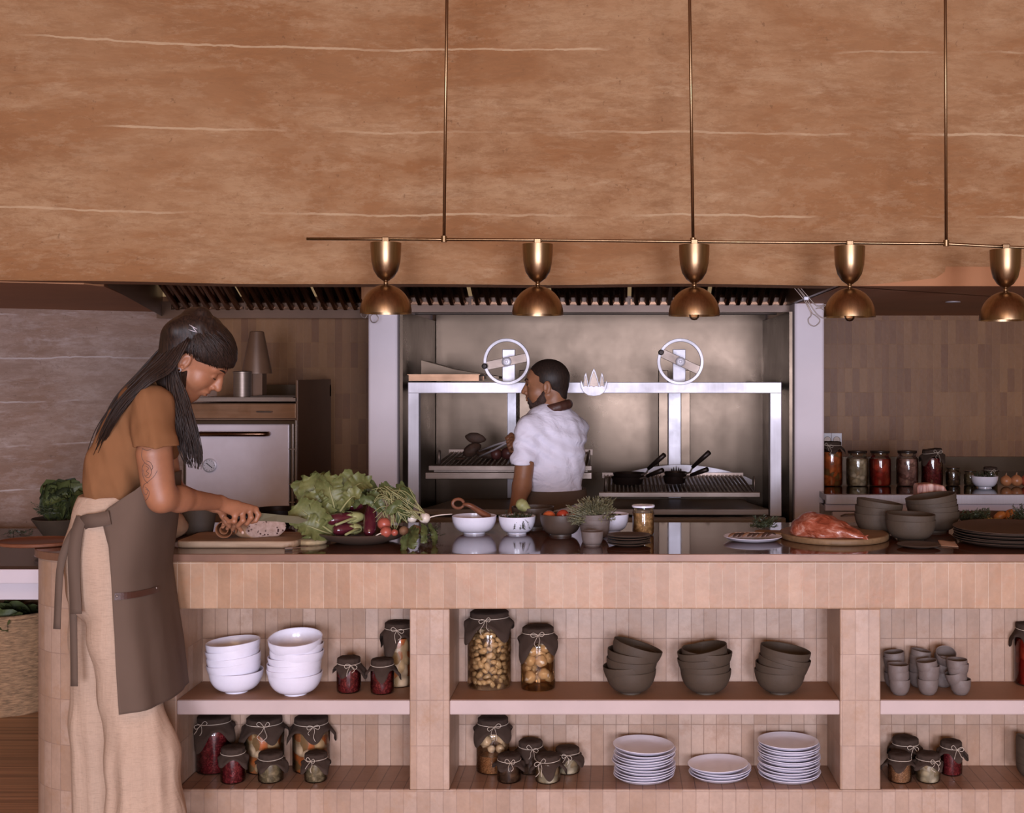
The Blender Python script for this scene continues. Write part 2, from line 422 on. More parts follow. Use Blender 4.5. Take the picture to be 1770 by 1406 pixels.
# ---------------------------------------------------------------- main counter
CY0, CY1 = 4.0, 4.815
cx = lambda px: (px-PX0)/520.0
counter = thing('kitchen_counter', 'long masonry counter clad in pale pink tiles with open shelf niches', 'counter', (.3, 4.4, 0))
NT0, NB0, ND = .735, .133, .245
XE = 2.75
ER = .24; ECX, ECY = -2.01+ER, (CY0+CY1)/2
MB().box(ECX, XE, CY0, CY1, NT0, .893).build('apron', MT['tile_apron'], counter, world=True, bevel=.004, uv=True)
MB().box(ECX, XE, CY0, CY1, 0, NB0).build('plinth', MT['tile'], counter, world=True, uv=True)
def fixuv(o):     # shift uv so tile joints stay in world register
    l = o.data.uv_layers[0].data; L = counter.location
    me = o.data
    for p in me.polygons:
        n = p.normal
        for li in p.loop_indices:
            c = me.vertices[me.loops[li].vertex_index].co+L
            l[li].uv = (c.y, c.x) if abs(n.z) > .7 else ((c.z, c.y) if abs(n.x) > .7 else (c.z, c.x))
piers = [((ECX*520)+PX0, 305), (708, 777), (1452, 1522)]
for a, b in piers:
    MB().box(cx(a), cx(b), CY0, CY0+ND+.06, NB0, NT0).build('pier', MT['tile'], counter, world=True, bevel=.004, uv=True)
MB().box(ECX, XE, CY0+ND, CY1, NB0, NT0).build('niche_back', MT['tile_niche'], counter, world=True, uv=True)
for a, b in ((305, 708), (777, 1452), (1522, 1522+690)):
    MB().box(cx(a), cx(b), CY0+.003, CY0+ND, .382, .430).build('shelf', MT['shelf'], counter, world=True, bevel=.004)
    MB().box(cx(a)+.001, cx(b)-.001, CY0+.012, CY0+ND, .430, .4308).build('shelf_top', MT['shelftop'], counter, world=True)
    MB().box(cx(a)+.001, cx(b)-.001, CY0+.004, CY0+ND, NB0, NB0+.002).build('niche_floor', MT['tile_floor'], counter, world=True, uv=True)
    f = [o for o in counter.children if o.name.startswith('niche_floor')][-1]
def endpath(off=0):     # rounded left end of the counter, from front to back, with arc length
    out = []; r = ER+off; c1 = (ECX, CY0+ER); c2 = (ECX, CY1-ER)
    for i in range(17):
        a = -math.pi/2-math.pi/2*i/16; out.append((c1[0]+r*math.cos(a), c1[1]+r*math.sin(a)))
    for i in range(17):
        a = -math.pi-math.pi/2*i/16; out.append((c2[0]+r*math.cos(a), c2[1]+r*math.sin(a)))
    return out
e = MB(); ep = endpath(); n = len(ep)-1
vs = [V(x, y, z) for z in (0, .893) for x, y in ep]; fs = []
for i in range(n): fs.append((i, i+1, n+2+i, n+1+i))
arc = [0]
for i in range(n): arc.append(arc[-1]+math.dist(ep[i], ep[i+1]))
e.add(vs, fs)
eo = e.build('rounded_end', MT['tile'], counter, world=True, smooth=True, uv=True)
for o in counter.children:
    if o.data.uv_layers: fixuv(o)
l = eo.data.uv_layers[0].data
for p in eo.data.polygons:
    for li in p.loop_indices:
        c = eo.data.vertices[eo.data.loops[li].vertex_index].co+counter.location
        i = min(range(n+1), key=lambda i: (ep[i][0]-c.x)**2+(ep[i][1]-c.y)**2)
        l[li].uv = (c.z, ECX-arc[i])
# worktop (separate slab)
wk = thing('worktop', 'glossy dark brown worktop slab running along the tiled counter', 'worktop', (.3, 4.4, .893))
pts = [(XE, CY0-.012), (ECX, CY0-.012)]
pts += endpath(.012)[1:-1]
pts += [(ECX, CY1+.012), (XE, CY1+.012)]
MB().prism(pts, .8935, .9192, 'z').build('edge_band', MT['workedge'], wk, world=True, bevel=.002)
inner = [(x, y) for x, y in pts]
MB().prism(inner, .9192, .9200, 'z').build('polished_top', MT['work'], wk, world=True)
# ---------------------------------------------------------------- grill
GY = 6.15
gx = lambda px, Y=GY: (px-PX0)*Y/F
gz = lambda py, Y=GY: CZ-(py-PY0)*Y/F
gr = thing('open_fire_grill', 'large stainless steel open fire grill with two lifting wheels between the white pillars', 'grill', (-.1, 6.6, 0))
b = MB()
b.box(gx(755, 7.4), gx(1323, 7.4), 7.38, 7.42, 0, SZ-.001)
b.build('back_panel', MT['panel'], gr, world=True)
b = MB(); b.box(gx(687, 6.2)+.004, gx(687, 6.2)+.02, 6.24, 7.4, 0, SZ-.04); 
b.build('side_panel', MT['panel'], gr, world=True)
b = MB(); b.box(gx(1373, 6.2)-.02, gx(1373, 6.2)-.004, 6.24, 7.4, 0, SZ-.04)
b.build('side_panel', MT['panel'], gr, world=True)
b = MB()
b.box(gx(705), gx(1351), GY, GY+.06, gz(680), gz(661))
for a, c in ((705, 724), (1331, 1351)): b.box(gx(a), gx(c), GY, GY+.06, gz(893), gz(679))
b.build('frame', MT['steelx'], gr, world=True, bevel=.003)
# frame sides running back
for xx in (gx(705)+.01, gx(1351)-.05): MB().box(xx, xx+.04, GY+.06, 7.38, gz(680)+.005, gz(661)-.005).build('frame_side', MT['steelx'], gr, world=True)
# lifting columns
for (a, c) in ((876, 903), (1139, 1194)):
    k = MB(); x0, x1 = gx(a, 6.9), gx(c, 6.9); w = x1-x0
    if a > 1000:
        k.box(x0, x0+w*.3, 6.95, 7.05, .8, gz(640, 6.9)); k.box(x0+w*.7, x1, 6.95, 7.05, .8, gz(640, 6.9))
        k.build('column', MT['panel'], gr, world=True, bevel=.003)
        k = MB(); k.box(x0+w*.30, x0+w*.70, 6.92, 6.99, .8, gz(655, 6.9)); k.build('column_slide', MT['steelx'], gr, world=True, bevel=.003)
    else:
        k.box(x0, x1-w*.4, 6.92, 7.0, .8, gz(655, 6.9)); k.build('column_slide', MT['steelx'], gr, world=True, bevel=.003)
        k = MB(); k.box(x1-w*.25, x1+w*1.2, 6.95, 7.05, .8, gz(640, 6.9)); k.build('column', MT['panel'], gr, world=True, bevel=.003)
# wheels
def wheel(px, py, ang):
    c = P(px, py, GY-.10)
    k = MB(); k.box(c.x-.033, c.x+.033, GY+.005, GY+.035, gz(662), gz(604)); k.build('wheel_mount', MT['steelx'], gr, world=True, bevel=.003)
    k = MB(); n = 48; ro, ri = .117, .101
    ring = []
    prof = [(ro, -.012), (ro, .012), (ri, .012), (ri, -.012)]
    vs = []; fs = []
    for i in range(n):
        a = 2*math.pi*i/n
        for (r, y) in prof: vs.append(c+V(r*math.cos(a), y, r*math.sin(a)))
    for i in range(n):
        for j in range(4): fs.append((i*4+j, i*4+(j+1) % 4, ((i+1) % n)*4+(j+1) % 4, ((i+1) % n)*4+j))
    k.add(vs, fs)
    w = k.build('wheel', MT['steelx'], gr, world=True, bevel=.002)
    m = Matrix.Translation(c) @ Matrix.Rotation(ang, 4, 'Y')
    k = MB().box(-ri-.002, ri+.002, -.006, .006, -.022, .022, m); k.build('wheel_bar', MT['steel'], w, world=True, bevel=.002)
    k = MB(); mm = Matrix.Translation(c+V(0, -.014, 0)) @ Matrix.Rotation(math.pi/2, 4, 'X')
    k.lathe([(0, -.10), (.012, -.10), (.012, -.012), (.024, -.010), (.024, .004), (.02, .007), (.008, .007), (.006, .004), (0, .004)], 24, mm)
    k.build('hub', MT['steelx'], w, world=True, smooth='auto')
    k = MB(); d = V(-math.cos(ang), 0, math.sin(ang))*(ro-.008)
    mm = Matrix.Translation(c+d+V(0, -.02, 0)) @ Matrix.Rotation(math.pi/2, 4, 'X')
    k.lathe([(0, 0), (.011, 0), (.014, .006), (.014, .034), (.010, .042), (0, .043)], 16, mm)
    k.build('knob', MT['black'], w, world=True, smooth='auto')
    k = MB().tube([c+V(.055, .03, -.02), c+V(.055, .09, -.02)], .008, 8); 
wheel(876, 625.5, R(-12)); wheel(1176, 625.5, R(25))
# flame badge
fc = P(1026.5, 662, GY-.03)
sx = GY/F
def flame_poly(k=1.0):
    pts = [(-22, 6), (-20, -6), (-12, 1), (-17, -3)]
    o = [(-23, 1), (-21.5, 9), (-17, 17), (-10, 21.5), (0, 23), (10, 21.5), (17, 17), (21.5, 9), (23, 1), (22, -5), (18.5, 4), (17.5, -3), (16, -13), (13.5, -18), (12, -12), (10.5, -4), (9, 3), (6.5, -8), (3, -19), (0, -25), (-3, -19), (-6.5, -8), (-9, 3), (-10.5, -4), (-12, -12), (-13.5, -18), (-16, -13), (-17.5, -3), (-18.5, 4), (-22, -5)]
    return [(x*k, -y*k) for x, y in o]
k = MB().prism([(fc.x+x*sx, fc.z+y*sx) for x, y in flame_poly()], fc.y, fc.y+.012, 'y')
bd = k.build('flame_badge', MT['steelx'], gr, world=True, bevel=.0015)
k = MB()
for pl in ([(-8.5, 7), (-5.5, -6), (0, -21), (5.5, -6), (8.5, 7), (4, 5.2), (0, 7.5), (-4, 5.2)], [(-18, 7), (-16.5, -4), (-14, -13), (-11.5, -3), (-10, 7), (-14, 5)], [(18, 7), (16.5, -4), (14, -13), (11.5, -3), (10, 7), (14, 5)]):
    k.prism([(fc.x+x*sx, fc.z-y*sx) for x, y in pl], fc.y-.005, fc.y+.001, 'y')
k.build('badge_petals', MT['steel'], bd, world=True, bevel=.0015)
# grates
def grate(px0, px1, py, ybk, z_up=0, name='grill_rack', bars=34, lower=True):
    x0, x1 = gx(px0, 6.1), gx(px1, 6.1); z = gz(py, 6.1)
    k = MB(); k.box(x0, x1, 6.08, 6.12, z-.018, z+.006)
    if lower: k.box(x0-.015, x1+.0, 6.07, 6.11, z-.060, z-.028); k.box(x0+.02, x1-.02, 6.12, 6.16, z-.03, z-.016)
    r = k.build(name, MT['steel'], gr, world=True, bevel=.002)
    k = MB(); y1 = ybk; zb = z+.035
    for i in range(bars):
        x = x0+.03+(x1-x0-.06)*i/(bars-1)
        k.add([V(x-.007, 6.12, z+.004), V(x, 6.12, z-.008), V(x+.007, 6.12, z+.004), V(x-.007, y1, zb), V(x, y1, zb-.012), V(x+.007, y1, zb)], [(0, 1, 4, 3), (1, 2, 5, 4), (0, 2, 1), (3, 4, 5)])
    k.box(x0+.01, x1-.01, y1, y1+.02, zb-.02, zb+.01)
    k.build('bars', MT['bars'], r, world=True, solid=.002)
    for xx in (x0+.035, x1-.015):
        MB().tube([V(xx, 6.20, z), V(xx, 6.20, z+.06), V(xx, 6.215, z+.072), V(xx, 6.23, z+.06), V(xx, 6.23, z)], .005, 8).build('rack_handle', MT['steel'], r, world=True, smooth=True)
    return r, z
MT['bars'] = metal_mat('grate_bars', srgb(150, 132, 122), .4, (1, 1, 1))
g1, z1g = grate(742, 1023, 807, 6.75, bars=30)
g2, z2g = grate(1035, 1313, 853, 6.80, bars=36, lower=False)
# curved splash plate behind right rack with flame cut
k = MB(); x0, x1 = gx(1052, 6.84), gx(1300, 6.84); zb = gz(838, 6.84)
top = []
for i in range(25):
    u = i/24; py = 830-26*math.sin(math.pi*u)**.8
    top.append((x0+(x1-x0)*u, gz(py, 6.84)))
k.prism([(x0, zb)]+top+[(x1, zb)], 6.84, 6.855, 'y'); k.build('splash_plate', MT['steelx'], g2, world=True)
k = MB(); c = P(1169, 812, 6.83)
for dx, hh in ((0, 1), (-.014, .75), (.014, .75), (-.025, .45), (.025, .45)):
    k.prism([(c.x+dx-.006, c.z-.012), (c.x+dx+.006, c.z-.012), (c.x+dx+.003, c.z+.005), (c.x+dx, c.z-.012+.036*hh), (c.x+dx-.003, c.z+.005)], 6.834, 6.842, 'y')
k.build('flame_cutout', MT['black'], g2, world=True)
# fire box and lower rails
k = MB()
k.box(gx(724), gx(1331), 6.35, 7.38, gz(866, 6.35)-.30, gz(866, 6.35)-.10)
k.add([V(gx(724), 6.25, gz(880, 6.25)), V(gx(1331), 6.25, gz(880, 6.25)), V(gx(1331)-.08, 6.9, gz(864, 6.9)), V(gx(724)+.08, 6.9, gz(864, 6.9))], [(0, 1, 2, 3)])
k.build('fire_box', MT['darksteel'], gr, world=True)
k = MB(); k.box(gx(724), gx(1329), 6.16, 6.22, gz(891), gz(881)); k.box(gx(700), gx(1354), 6.06, 6.12, gz(906), gz(893)); k.box(gx(705), gx(1351), 6.13, 6.9, 0, gz(907))
k.build('front_rail', MT['steel'], gr, world=True, bevel=.002)
# ---------------------------------------------------------------- back left charcoal oven
OY = 6.2
ox = lambda px: (px-PX0)*OY/F
oz = lambda py: CZ-(py-PY0)*OY/F
OB = 6.92
ov = thing('charcoal_oven', 'stainless charcoal oven with a pale door, round thermometer and bar handle behind the woman', 'oven', (-1.9, 6.5, 0))
X0, X1 = ox(318), ox(515)
MB().box(X0, X1-.0125, OY+.012, OB-.002, oz(905), oz(697)).build('body', MT['ovbody'] if 'ovbody' in MT else MT['darksteel'], ov, world=True, bevel=.003)
MB().box(X1-.012, X1, OY, OB, oz(905), oz(657)).build('side_panel', MT['darksteel'], ov, world=True, bevel=.002)
MB().box(X0, X1-.0125, OY-.0, OY+.02, oz(724), oz(698)).build('top_panel', MT['ovfront'] if 'ovfront' in MT else MT['panel'], ov, world=True, bevel=.002)
k = MB().box(X0, X1-.005, OY-.03, OY+.02, oz(694), oz(688)); k.box(X0+.05, X1-.02, OY-.02, OB-.1, oz(690), oz(687)); k.build('top_shelf', MT['steel'], ov, world=True)
k = MB(); k.box(X0+.1, X1, OB-.03, OB, oz(690), oz(661)-.02); k.build('back_rail', MT['panel'], ov, world=True)
MB().box(X0, X1-.008, OY-.012, OY+.014, oz(884), oz(727)).build('door_surround', MT['panel'], ov, world=True, bevel=.003)
dr = MB().box(X0+.02, ox(503), OY-.035, OY-.012, oz(877), oz(733)).build('oven_door', MT['doorsteel'] if 'doorsteel' in MT else MT['steelx'], ov, world=True, bevel=.006)
k = MB(); k.tube([V(X0+.1, OY-.035, oz(749.5)), V(X0+.1, OY-.075, oz(749.5)), V(ox(464), OY-.075, oz(749.5)), V(ox(468), OY-.06, oz(749.5)), V(ox(468), OY-.035, oz(749.5))], .0125, 12)
k.build('door_handle', MT['handle'] if 'handle' in MT else MT['steel'], dr, world=True, smooth=True)
tc = P(362, 805, OY-.045)
mm = Matrix.Translation(tc) @ Matrix.Rotation(math.pi/2, 4, 'X')
MB().lathe([(0, -.012), (.034, -.012), (.036, .004), (.031, .006), (.030, .001), (0, .001)], 32, mm).build('thermometer', MT['steelx'], dr, world=True, smooth='auto')
th = [o for o in dr.children if o.name.startswith('thermometer')][0]
k = MB(); m2 = Matrix.Translation(tc+V(0, -.0025, 0)) @ Matrix.Rotation(R(40), 4, 'Y')
k.box(-.020, .020, -.001, .0, -.0018, .0018, m2)
for i in range(12):
    a = i*math.pi/6; mq = Matrix.Translation(tc+V(0, -.0015, 0)) @ Matrix.Rotation(a, 4, 'Y'); k.box(.023, .028, -.001, 0, -.0010, .0010, mq)
k.build('dial_marks', MT['black'], th, world=True)
k = MB(); k.tube([P(506, 733, OY-.03), P(506, 880, OY-.03)], .008, 8); k.tube([P(511.5, 727, OY-.035), P(511.5, 862, OY-.035)], .007, 8)
for yy in (775, 835, 866): k.box(ox(503), ox(514), OY-.045, OY-.01, oz(yy+2), oz(yy))
k.build('hinge_rods', MT['steel'], ov, world=True)
k = MB(); k.tube([P(462, 712, OY-.004)+V(-.05, 0, 0), P(462, 712, OY-.004)+V(-.05, -.018, 0), P(470, 712, OY-.004)+V(-.0, -.018, 0), P(470, 712, OY-.004)], .0035, 8); k.build('damper_handle', MT['steel'], ov, world=True)
k = MB(); m = Matrix.Translation(V(ox(411), OY+.08, 0)); k.lathe([(.046, oz(690)), (.046, oz(645)), (.05, oz(645)), (.05, oz(643)), (.044, oz(642))], 28, m); k.build('flue_pipe', MT['steel'], ov, world=True, smooth='auto')
k = MB(); m = Matrix.Translation(V(ox(428), OY+.16, 0)); k.lathe([(.078, oz(646)), (.078, oz(644)), (.036, oz(572)), (.028, oz(571)), (0, oz(571))], 28, m); k.build('flue_cowl', MT['darksteel'], ov, world=True, smooth='auto')
k = MB(); k.box(ox(428)-.04, ox(428)+.04, OY+.12, OY+.20, oz(688), oz(646)); k.build('damper_box', MT['darksteel'], ov, world=True)
MB().box(X0-.3, X1+.0, OY+.05, OB, .0, oz(905)).build('stand', MT['darksteel'], ov, world=True)
bt = MB(); m = Matrix.Translation(V(ox(470), OY+.12, oz(687)))
bt.prism([(-.13, -.07), (.13, -.07), (.13, .07), (-.13, .07)], .0005, .005, 'z', m); bt.prism([(-.10, -.05), (.11, -.05), (.11, .05), (-.10, .05)], .005, .009, 'z', m)
tag(bt.build('oven_tray', MT['steel'], bevel=.002), 'flat steel tray lying on top of the charcoal oven', 'tray')
# tray with steel sheet on grill frame, left
k = thing('roasting_tray', 'shallow steel roasting tray sitting on the grill frame by the left pillar', 'tray', P(773, 660, 6.3))
def trayprof(w, d, h, m, th=.004):
    q = MB(); q.box(-w/2, w/2, -d/2, d/2, 0, th, m)
    for s_ in (-1, 1):
        q.box(-w/2-.01, w/2+.01, s_*d/2-th, s_*d/2+th, 0, h, m); q.box(s_*w/2-th, s_*w/2+th, -d/2, d/2, 0, h, m)
        q.box(-w/2-.016, w/2+.016, s_*d/2-.012, s_*d/2+.012, h, h+.004, m); q.box(s_*w/2-.014, s_*w/2+.014, -d/2, d/2, h, h+.004, m)
    return q
trayprof(.34, .24, .03, Matrix.Translation(V(0, 0, .005))).build('tray', MT['ovfront'], k)
MB().tube([V(.17, 0, .03), V(.205, 0, .034), V(.205, .04, .034)], .004, 6).build('handle', MT['steel'], k)
k = MB(); m = Matrix.Translation(V(gx(735), 6.62, gz(655, 6.6)))
k.prism([(-.18, 0), (.34, 0), (.34, .012), (.10, .05), (-.06, .095), (-.08, .10), (-.08, .02), (-.18, .015)], -.1, .12, 'y', m)
tag(k.build('wedge_cover', MT['panel']), 'sloping steel cover behind the tray at the left of the grill', 'cover')
# ---------------------------------------------------------------- right worktop
RW = 6.0
rx = lambda px, Y=RW: (px-PX0)*Y/F
rz = lambda py, Y=RW: CZ-(py-PY0)*Y/F
ZR = rz(856)
rc = thing('steel_base_cabinet', 'steel drawer cabinet under the black worktop along the brown tiled wall', 'cabinet', (2, 6.5, 0))
MB().box(rx(1428), rx(1428)+2.6, RW+.05, BW-.01, 0, ZR-.06).build('body', MT['steel'], rc, world=True)
for i in range(3):
    a = 1440+i*165; 
    d = MB().box(rx(a), rx(a+158), RW+.02, RW+.05, rz(1010), rz(886)).build('drawer', MT['lavsteel'] if 'lavsteel' in MT else MT['steelx'], rc, world=True, bevel=.003)
    MB().tube([V(rx(a+15), RW+.02, rz(893)), V(rx(a+20), RW-.015, rz(889)), V(rx(a+45), RW-.015, rz(888)), V(rx(a+50), RW+.02, rz(890))], .004, 8).build('drawer_pull', MT['steel'], d, world=True, smooth=True)
MB().box(rx(1428), rx(1428)+2.6, RW+.02, RW+.05, rz(884), rz(873)).build('rail', MT['lavsteel'] if 'lavsteel' in MT else MT['steelx'], rc, world=True)
wk2 = thing('black_worktop', 'polished black worktop with a bright steel front edge, along the brown tiled wall', 'worktop', (2, 6.7, ZR-.05))
MB().box(rx(1428), rx(1428)+2.6, RW, RW+.04, rz(872), ZR+.001).build('steel_edge', MT['steelx'], wk2, world=True, bevel=.002)
MB().box(rx(1428), rx(1428)+2.6, RW+.04, BW-.012, ZR-.03, ZR).build('slab', MT['blackglass'], wk2, world=True)
MB().box(rx(1428), rx(1428)+2.8, BW-.035, BW-.006, ZR, CZ-(790-PY0)*7.47/F).build('splashback', MT['panel'], wk2, world=True)
# downlight in the soffit
dl = thing('downlight', 'small round recessed spotlight in the soffit at upper right', 'downlight', P(1647, 521, 6.0).to_tuple())
dl.location.z = SZ
MB().lathe([(.022, 0), (.036, -.002), (.038, -.006), (.030, -.006), (.022, -.003)], 24, caps=False).build('ring', MT['steelx'], dl, smooth=True)
MB().lathe([(0, .004), (.024, .002), (.024, -.001)], 20).build('lens', MT['shelf'], dl)
# socket plate
sk = thing('power_socket', 'double white power socket on the brown tiled wall beside the right pillar', 'socket', P(1437, 775, BW-.012))
w = 7.49/F
MB().box(-15*w, 0, -.004, .01, 0, 26*w).build('face_plate', MT['sock'] if 'sock' in MT else MT['shelf'], sk, bevel=.002)
MB().box(.0005, 18*w, -.004, .01, 0, 26*w).build('face_plate', MT['sock'] if 'sock' in MT else MT['shelf'], sk, bevel=.002)
for xx in (-7*w, 9*w):
    m = Matrix.Translation(V(xx, -.005, 14*w)) @ Matrix.Rotation(math.pi/2, 4, 'X')
    MB().lathe([(.0225, 0), (.0215, .002), (.020, 0), (.019, -.001), (0, -.001)], 24, m).build('socket_ring', MT['steel'], sk)
# ---------------------------------------------------------------- chandelier
LY = 4.4
ch = thing('linear_chandelier', 'long brass ceiling fixture with a thin rail hung from three rods and five dome shades', 'chandelier', P(1195, 418, LY))
rail = [(530, 413), (667, 413.3), (767, 414), (930, 415), (1195, 418), (1469, 420), (1635, 421.5), (1738, 427), (1900, 434)]
k = MB()
for i in range(len(rail)-1): k.tube([P(*rail[i], LY), P(*rail[i+1], LY)], .0055, 8)
k.build('rail', MT['brass'], ch, world=True, smooth=True)
for (xt, xb, yb) in ((772.5, 767.5, 414), (1192, 1198, 417), (1634, 1635.5, 421)):
    a = P(xb, yb, LY); b_ = P(xt, 0, LY); d = (b_-a)/(b_.z-a.z)
    MB().tube([a, a+d*(3.48-a.z)], .0058, 8).build('suspension_rod', MT['brass'], ch, world=True, smooth=True)
    MB().tube([a-V(0, 0, .010), a+V(0, 0, .012)], .011, 12).build('rod_coupling', MT['brass'], ch, world=True, smooth='auto')
for (px, yc) in ((667, 420), (929.5, 422.5), (1200, 424), (1468.5, 426), (1738, 432)):
    a = P(px, yc, LY); u = LY/F
    m = Matrix.Translation(a)
    MB().box(a.x-.013, a.x+.013, LY-.013, LY+.013, a.z+1*u, a.z+10*u).build('rail_clip', MT['brass'], ch, world=True, bevel=.003)
    cupp = [(.012, 0), (26.5*u, 0), (26.2*u, -14*u), (25*u, -32*u), (21*u, -48*u), (14*u, -59*u), (6*u, -65*u), (3*u, -66*u)]
    MB().lathe([(26*u, .0)]+cupp[1:]+[(2.5*u, -65*u), (13*u, -57.5*u), (20*u, -46*u), (24.5*u, -30*u), (25.6*u, 0)], 40, m, caps=False).build('upper_cup', MT['brass'], ch, world=True, smooth='auto')
    MB().lathe([(0, -68.5*u), (4*u, -67*u), (4.8*u, -64.5*u+0), (2.2*u, -62*u), (2.2*u, 0)], 16, m).build('stem', MT['brass'], ch, world=True, smooth=True)
    MB().blob(a+V(0, 0, -69.5*u), 4.2*u, 4.2*u, 4*u).build('joint_ball', MT['brass'], ch, world=True, smooth=True)
    dome = [(3*u, -72.0*u)]
    for i in range(1, 15):
        t_ = math.pi/2*i/14; dome.append((44.5*u*math.sin(t_), -(72+50*(1-math.cos(t_)))*u))
    ins = [(r*.975, z-.0022) for r, z in reversed(dome[:-1])]
    MB().lathe(dome+[(44.5*u, -122.2*u), (43.5*u, -122.2*u)]+ins, 48, m, caps=False).build('dome_shade', MT['brass'], ch, world=True, smooth='auto')
    if px in (1200, 1468.5):
        bulb = MB().lathe([(0, -130*u), (5*u, -129*u), (8.5*u, -125*u), (9.5*u, -119*u), (8*u, -111*u), (5*u, -104*u), (4.5*u, -80*u)], 20, m)
        bulb.build('bulb', MT['glassc'] if 'glassc' in MT else MT['steelx'], ch, world=True, smooth=True)
# ---------------------------------------------------------------- left table
LT = 4.95
lt = thing('side_table', 'low dark topped side table at the far left behind the tiled counter', 'table', (-3.3, 5.5, 0))
ztab = .725
MB().box(-3.35, -2.08, LT, 6.15, ztab-.012, ztab).build('table_top', MT['dkwood'] if 'dkwood' in MT else MT['darksteel'], lt, world=True)
MB().box(-3.35, -2.08, LT-.01, LT+.02, ztab-.07, ztab-.012).build('front_edge', MT['pillar'], lt, world=True, bevel=.003)
MB().box(-3.35, -2.08, LT+.12, LT+.15, ztab-.16, ztab-.07).build('apron', MT['pillar'], lt, world=True)
for x in (-3.3, -2.15):
    for y in (LT+.1, 6.1): MB().box(x-.03, x+.03, y-.03, y+.03, 0, ztab-.012).build('leg', MT['darksteel'], lt, world=True)
# ---------------------------------------------------------------- people: smooth-blended implicit surfaces turned into meshes
import openvdb
class SDF:
    def __init__(s, lo, hi, h):
        s.lo = np.array(lo, np.float32); s.h = h
        s.n = np.ceil((np.array(hi)-np.array(lo))/h).astype(int)+1
        s.g = np.full(tuple(s.n), .06, np.float32)
    def _blk(s, pts, r):
        p = np.array(pts, np.float32); a = p.min(0)-r; b = p.max(0)+r
        i0 = np.clip(np.floor((a-s.lo)/s.h).astype(int), 0, s.n-1); i1 = np.clip(np.ceil((b-s.lo)/s.h).astype(int)+1, 1, s.n)
        sl = tuple(slice(i0[k], i1[k]) for k in range(3))
        ax = [s.lo[k]+s.h*np.arange(i0[k], i1[k], dtype=np.float32) for k in range(3)]
        return sl, np.meshgrid(*ax, indexing='ij')
    def _put(s, sl, d, k, sub):
        g = s.g[sl]
        if g.size == 0: return s
        if sub:
            if k > 0:
                hh = np.clip(.5-.5*(g+d)/k, 0, 1); s.g[sl] = g*(1-hh)+(-d)*hh+k*hh*(1-hh)
            else: s.g[sl] = np.maximum(g, -d)
        else:
            hh = np.clip(.5+.5*(d-g)/k, 0, 1) if k > 0 else (d > g)*1.0
            s.g[sl] = d*(1-hh)+g*hh-k*hh*(1-hh)
        return s
    def cone(s, p0, p1, r0, r1, k=.02, sub=False):
        sl, (X, Y, Z) = s._blk([p0, p1], max(r0, r1)+.055)
        a = np.array(p0, np.float32); ab = np.array(p1, np.float32)-a; L = float(ab@ab)+1e-9
        t = np.clip(((X-a[0])*ab[0]+(Y-a[1])*ab[1]+(Z-a[2])*ab[2])/L, 0, 1)
        d = np.sqrt((X-a[0]-t*ab[0])**2+(Y-a[1]-t*ab[1])**2+(Z-a[2]-t*ab[2])**2)-(r0+(r1-r0)*t)
        return s._put(sl, d, k, sub)
    def ball(s, p, r, k=.02, sub=False): return s.cone(p, p, r, r, k, sub)
    def ell(s, c, rx, ry, rz, m=None, k=.02, sub=False):
        sl, (X, Y, Z) = s._blk([c], max(rx, ry, rz)+.055)
        q = [X-c[0], Y-c[1], Z-c[2]]
        if m is not None:
            q = [q[0]*m[0][i]+q[1]*m[1][i]+q[2]*m[2][i] for i in range(3)]
        k0 = np.sqrt((q[0]/rx)**2+(q[1]/ry)**2+(q[2]/rz)**2)
        k1 = np.sqrt((q[0]/rx**2)**2+(q[1]/ry**2)**2+(q[2]/rz**2)**2)+1e-6
        return s._put(sl, k0*(k0-1)/k1, k, sub)
    def loft(s, secs, bdir, k=.03, sub=False):
        # secs: (point, a, b) ; b measured along bdir, a along the remaining perpendicular
        bd = np.array(bdir, np.float32)
        for (p0, a0, b0), (p1, a1, b1) in zip(secs[:-1], secs[1:]):
            sl, (X, Y, Z) = s._blk([p0, p1], max(a0, b0, a1, b1)+.055)
            A = np.array(p0, np.float32); ax = np.array(p1, np.float32)-A; L = float(ax@ax)+1e-9
            w = np.cross(ax, bd); w /= np.linalg.norm(w); bb = np.cross(w, ax); bb /= np.linalg.norm(bb)
            q = (X-A[0], Y-A[1], Z-A[2])
            tr = (q[0]*ax[0]+q[1]*ax[1]+q[2]*ax[2])/L; t = np.clip(tr, 0, 1)
            a = a0+(a1-a0)*t; b = b0+(b1-b0)*t
            u = q[0]*w[0]+q[1]*w[1]+q[2]*w[2]; v = q[0]*bb[0]+q[1]*bb[1]+q[2]*bb[2]
            o = (tr-t)*math.sqrt(L)
            k0 = np.sqrt((u/a)**2+(v/b)**2+(o/np.minimum(a, b))**2)
            k1 = np.sqrt((u/a**2)**2+(v/b**2)**2+(o/np.minimum(a, b)**2)**2)+1e-6
            s._put(sl, k0*(k0-1)/k1, k, sub)
        return s
    def halfcut(s, p, n):     # keep the side the normal points to
        X, Y, Z = np.meshgrid(*[s.lo[k]+s.h*np.arange(s.n[k], dtype=np.float32) for k in range(3)], indexing='ij')
        n = np.array(n, np.float32); n /= np.linalg.norm(n)
        d = (X-p[0])*n[0]+(Y-p[1])*n[1]+(Z-p[2])*n[2]
        s.g = np.maximum(s.g, -d); return s
    def disp(s, fn):
        X, Y, Z = np.meshgrid(*[s.lo[k]+s.h*np.arange(s.n[k], dtype=np.float32) for k in range(3)], indexing='ij')
        s.g = s.g+fn(X, Y, Z).astype(np.float32)*(np.abs(s.g) < .03); return s
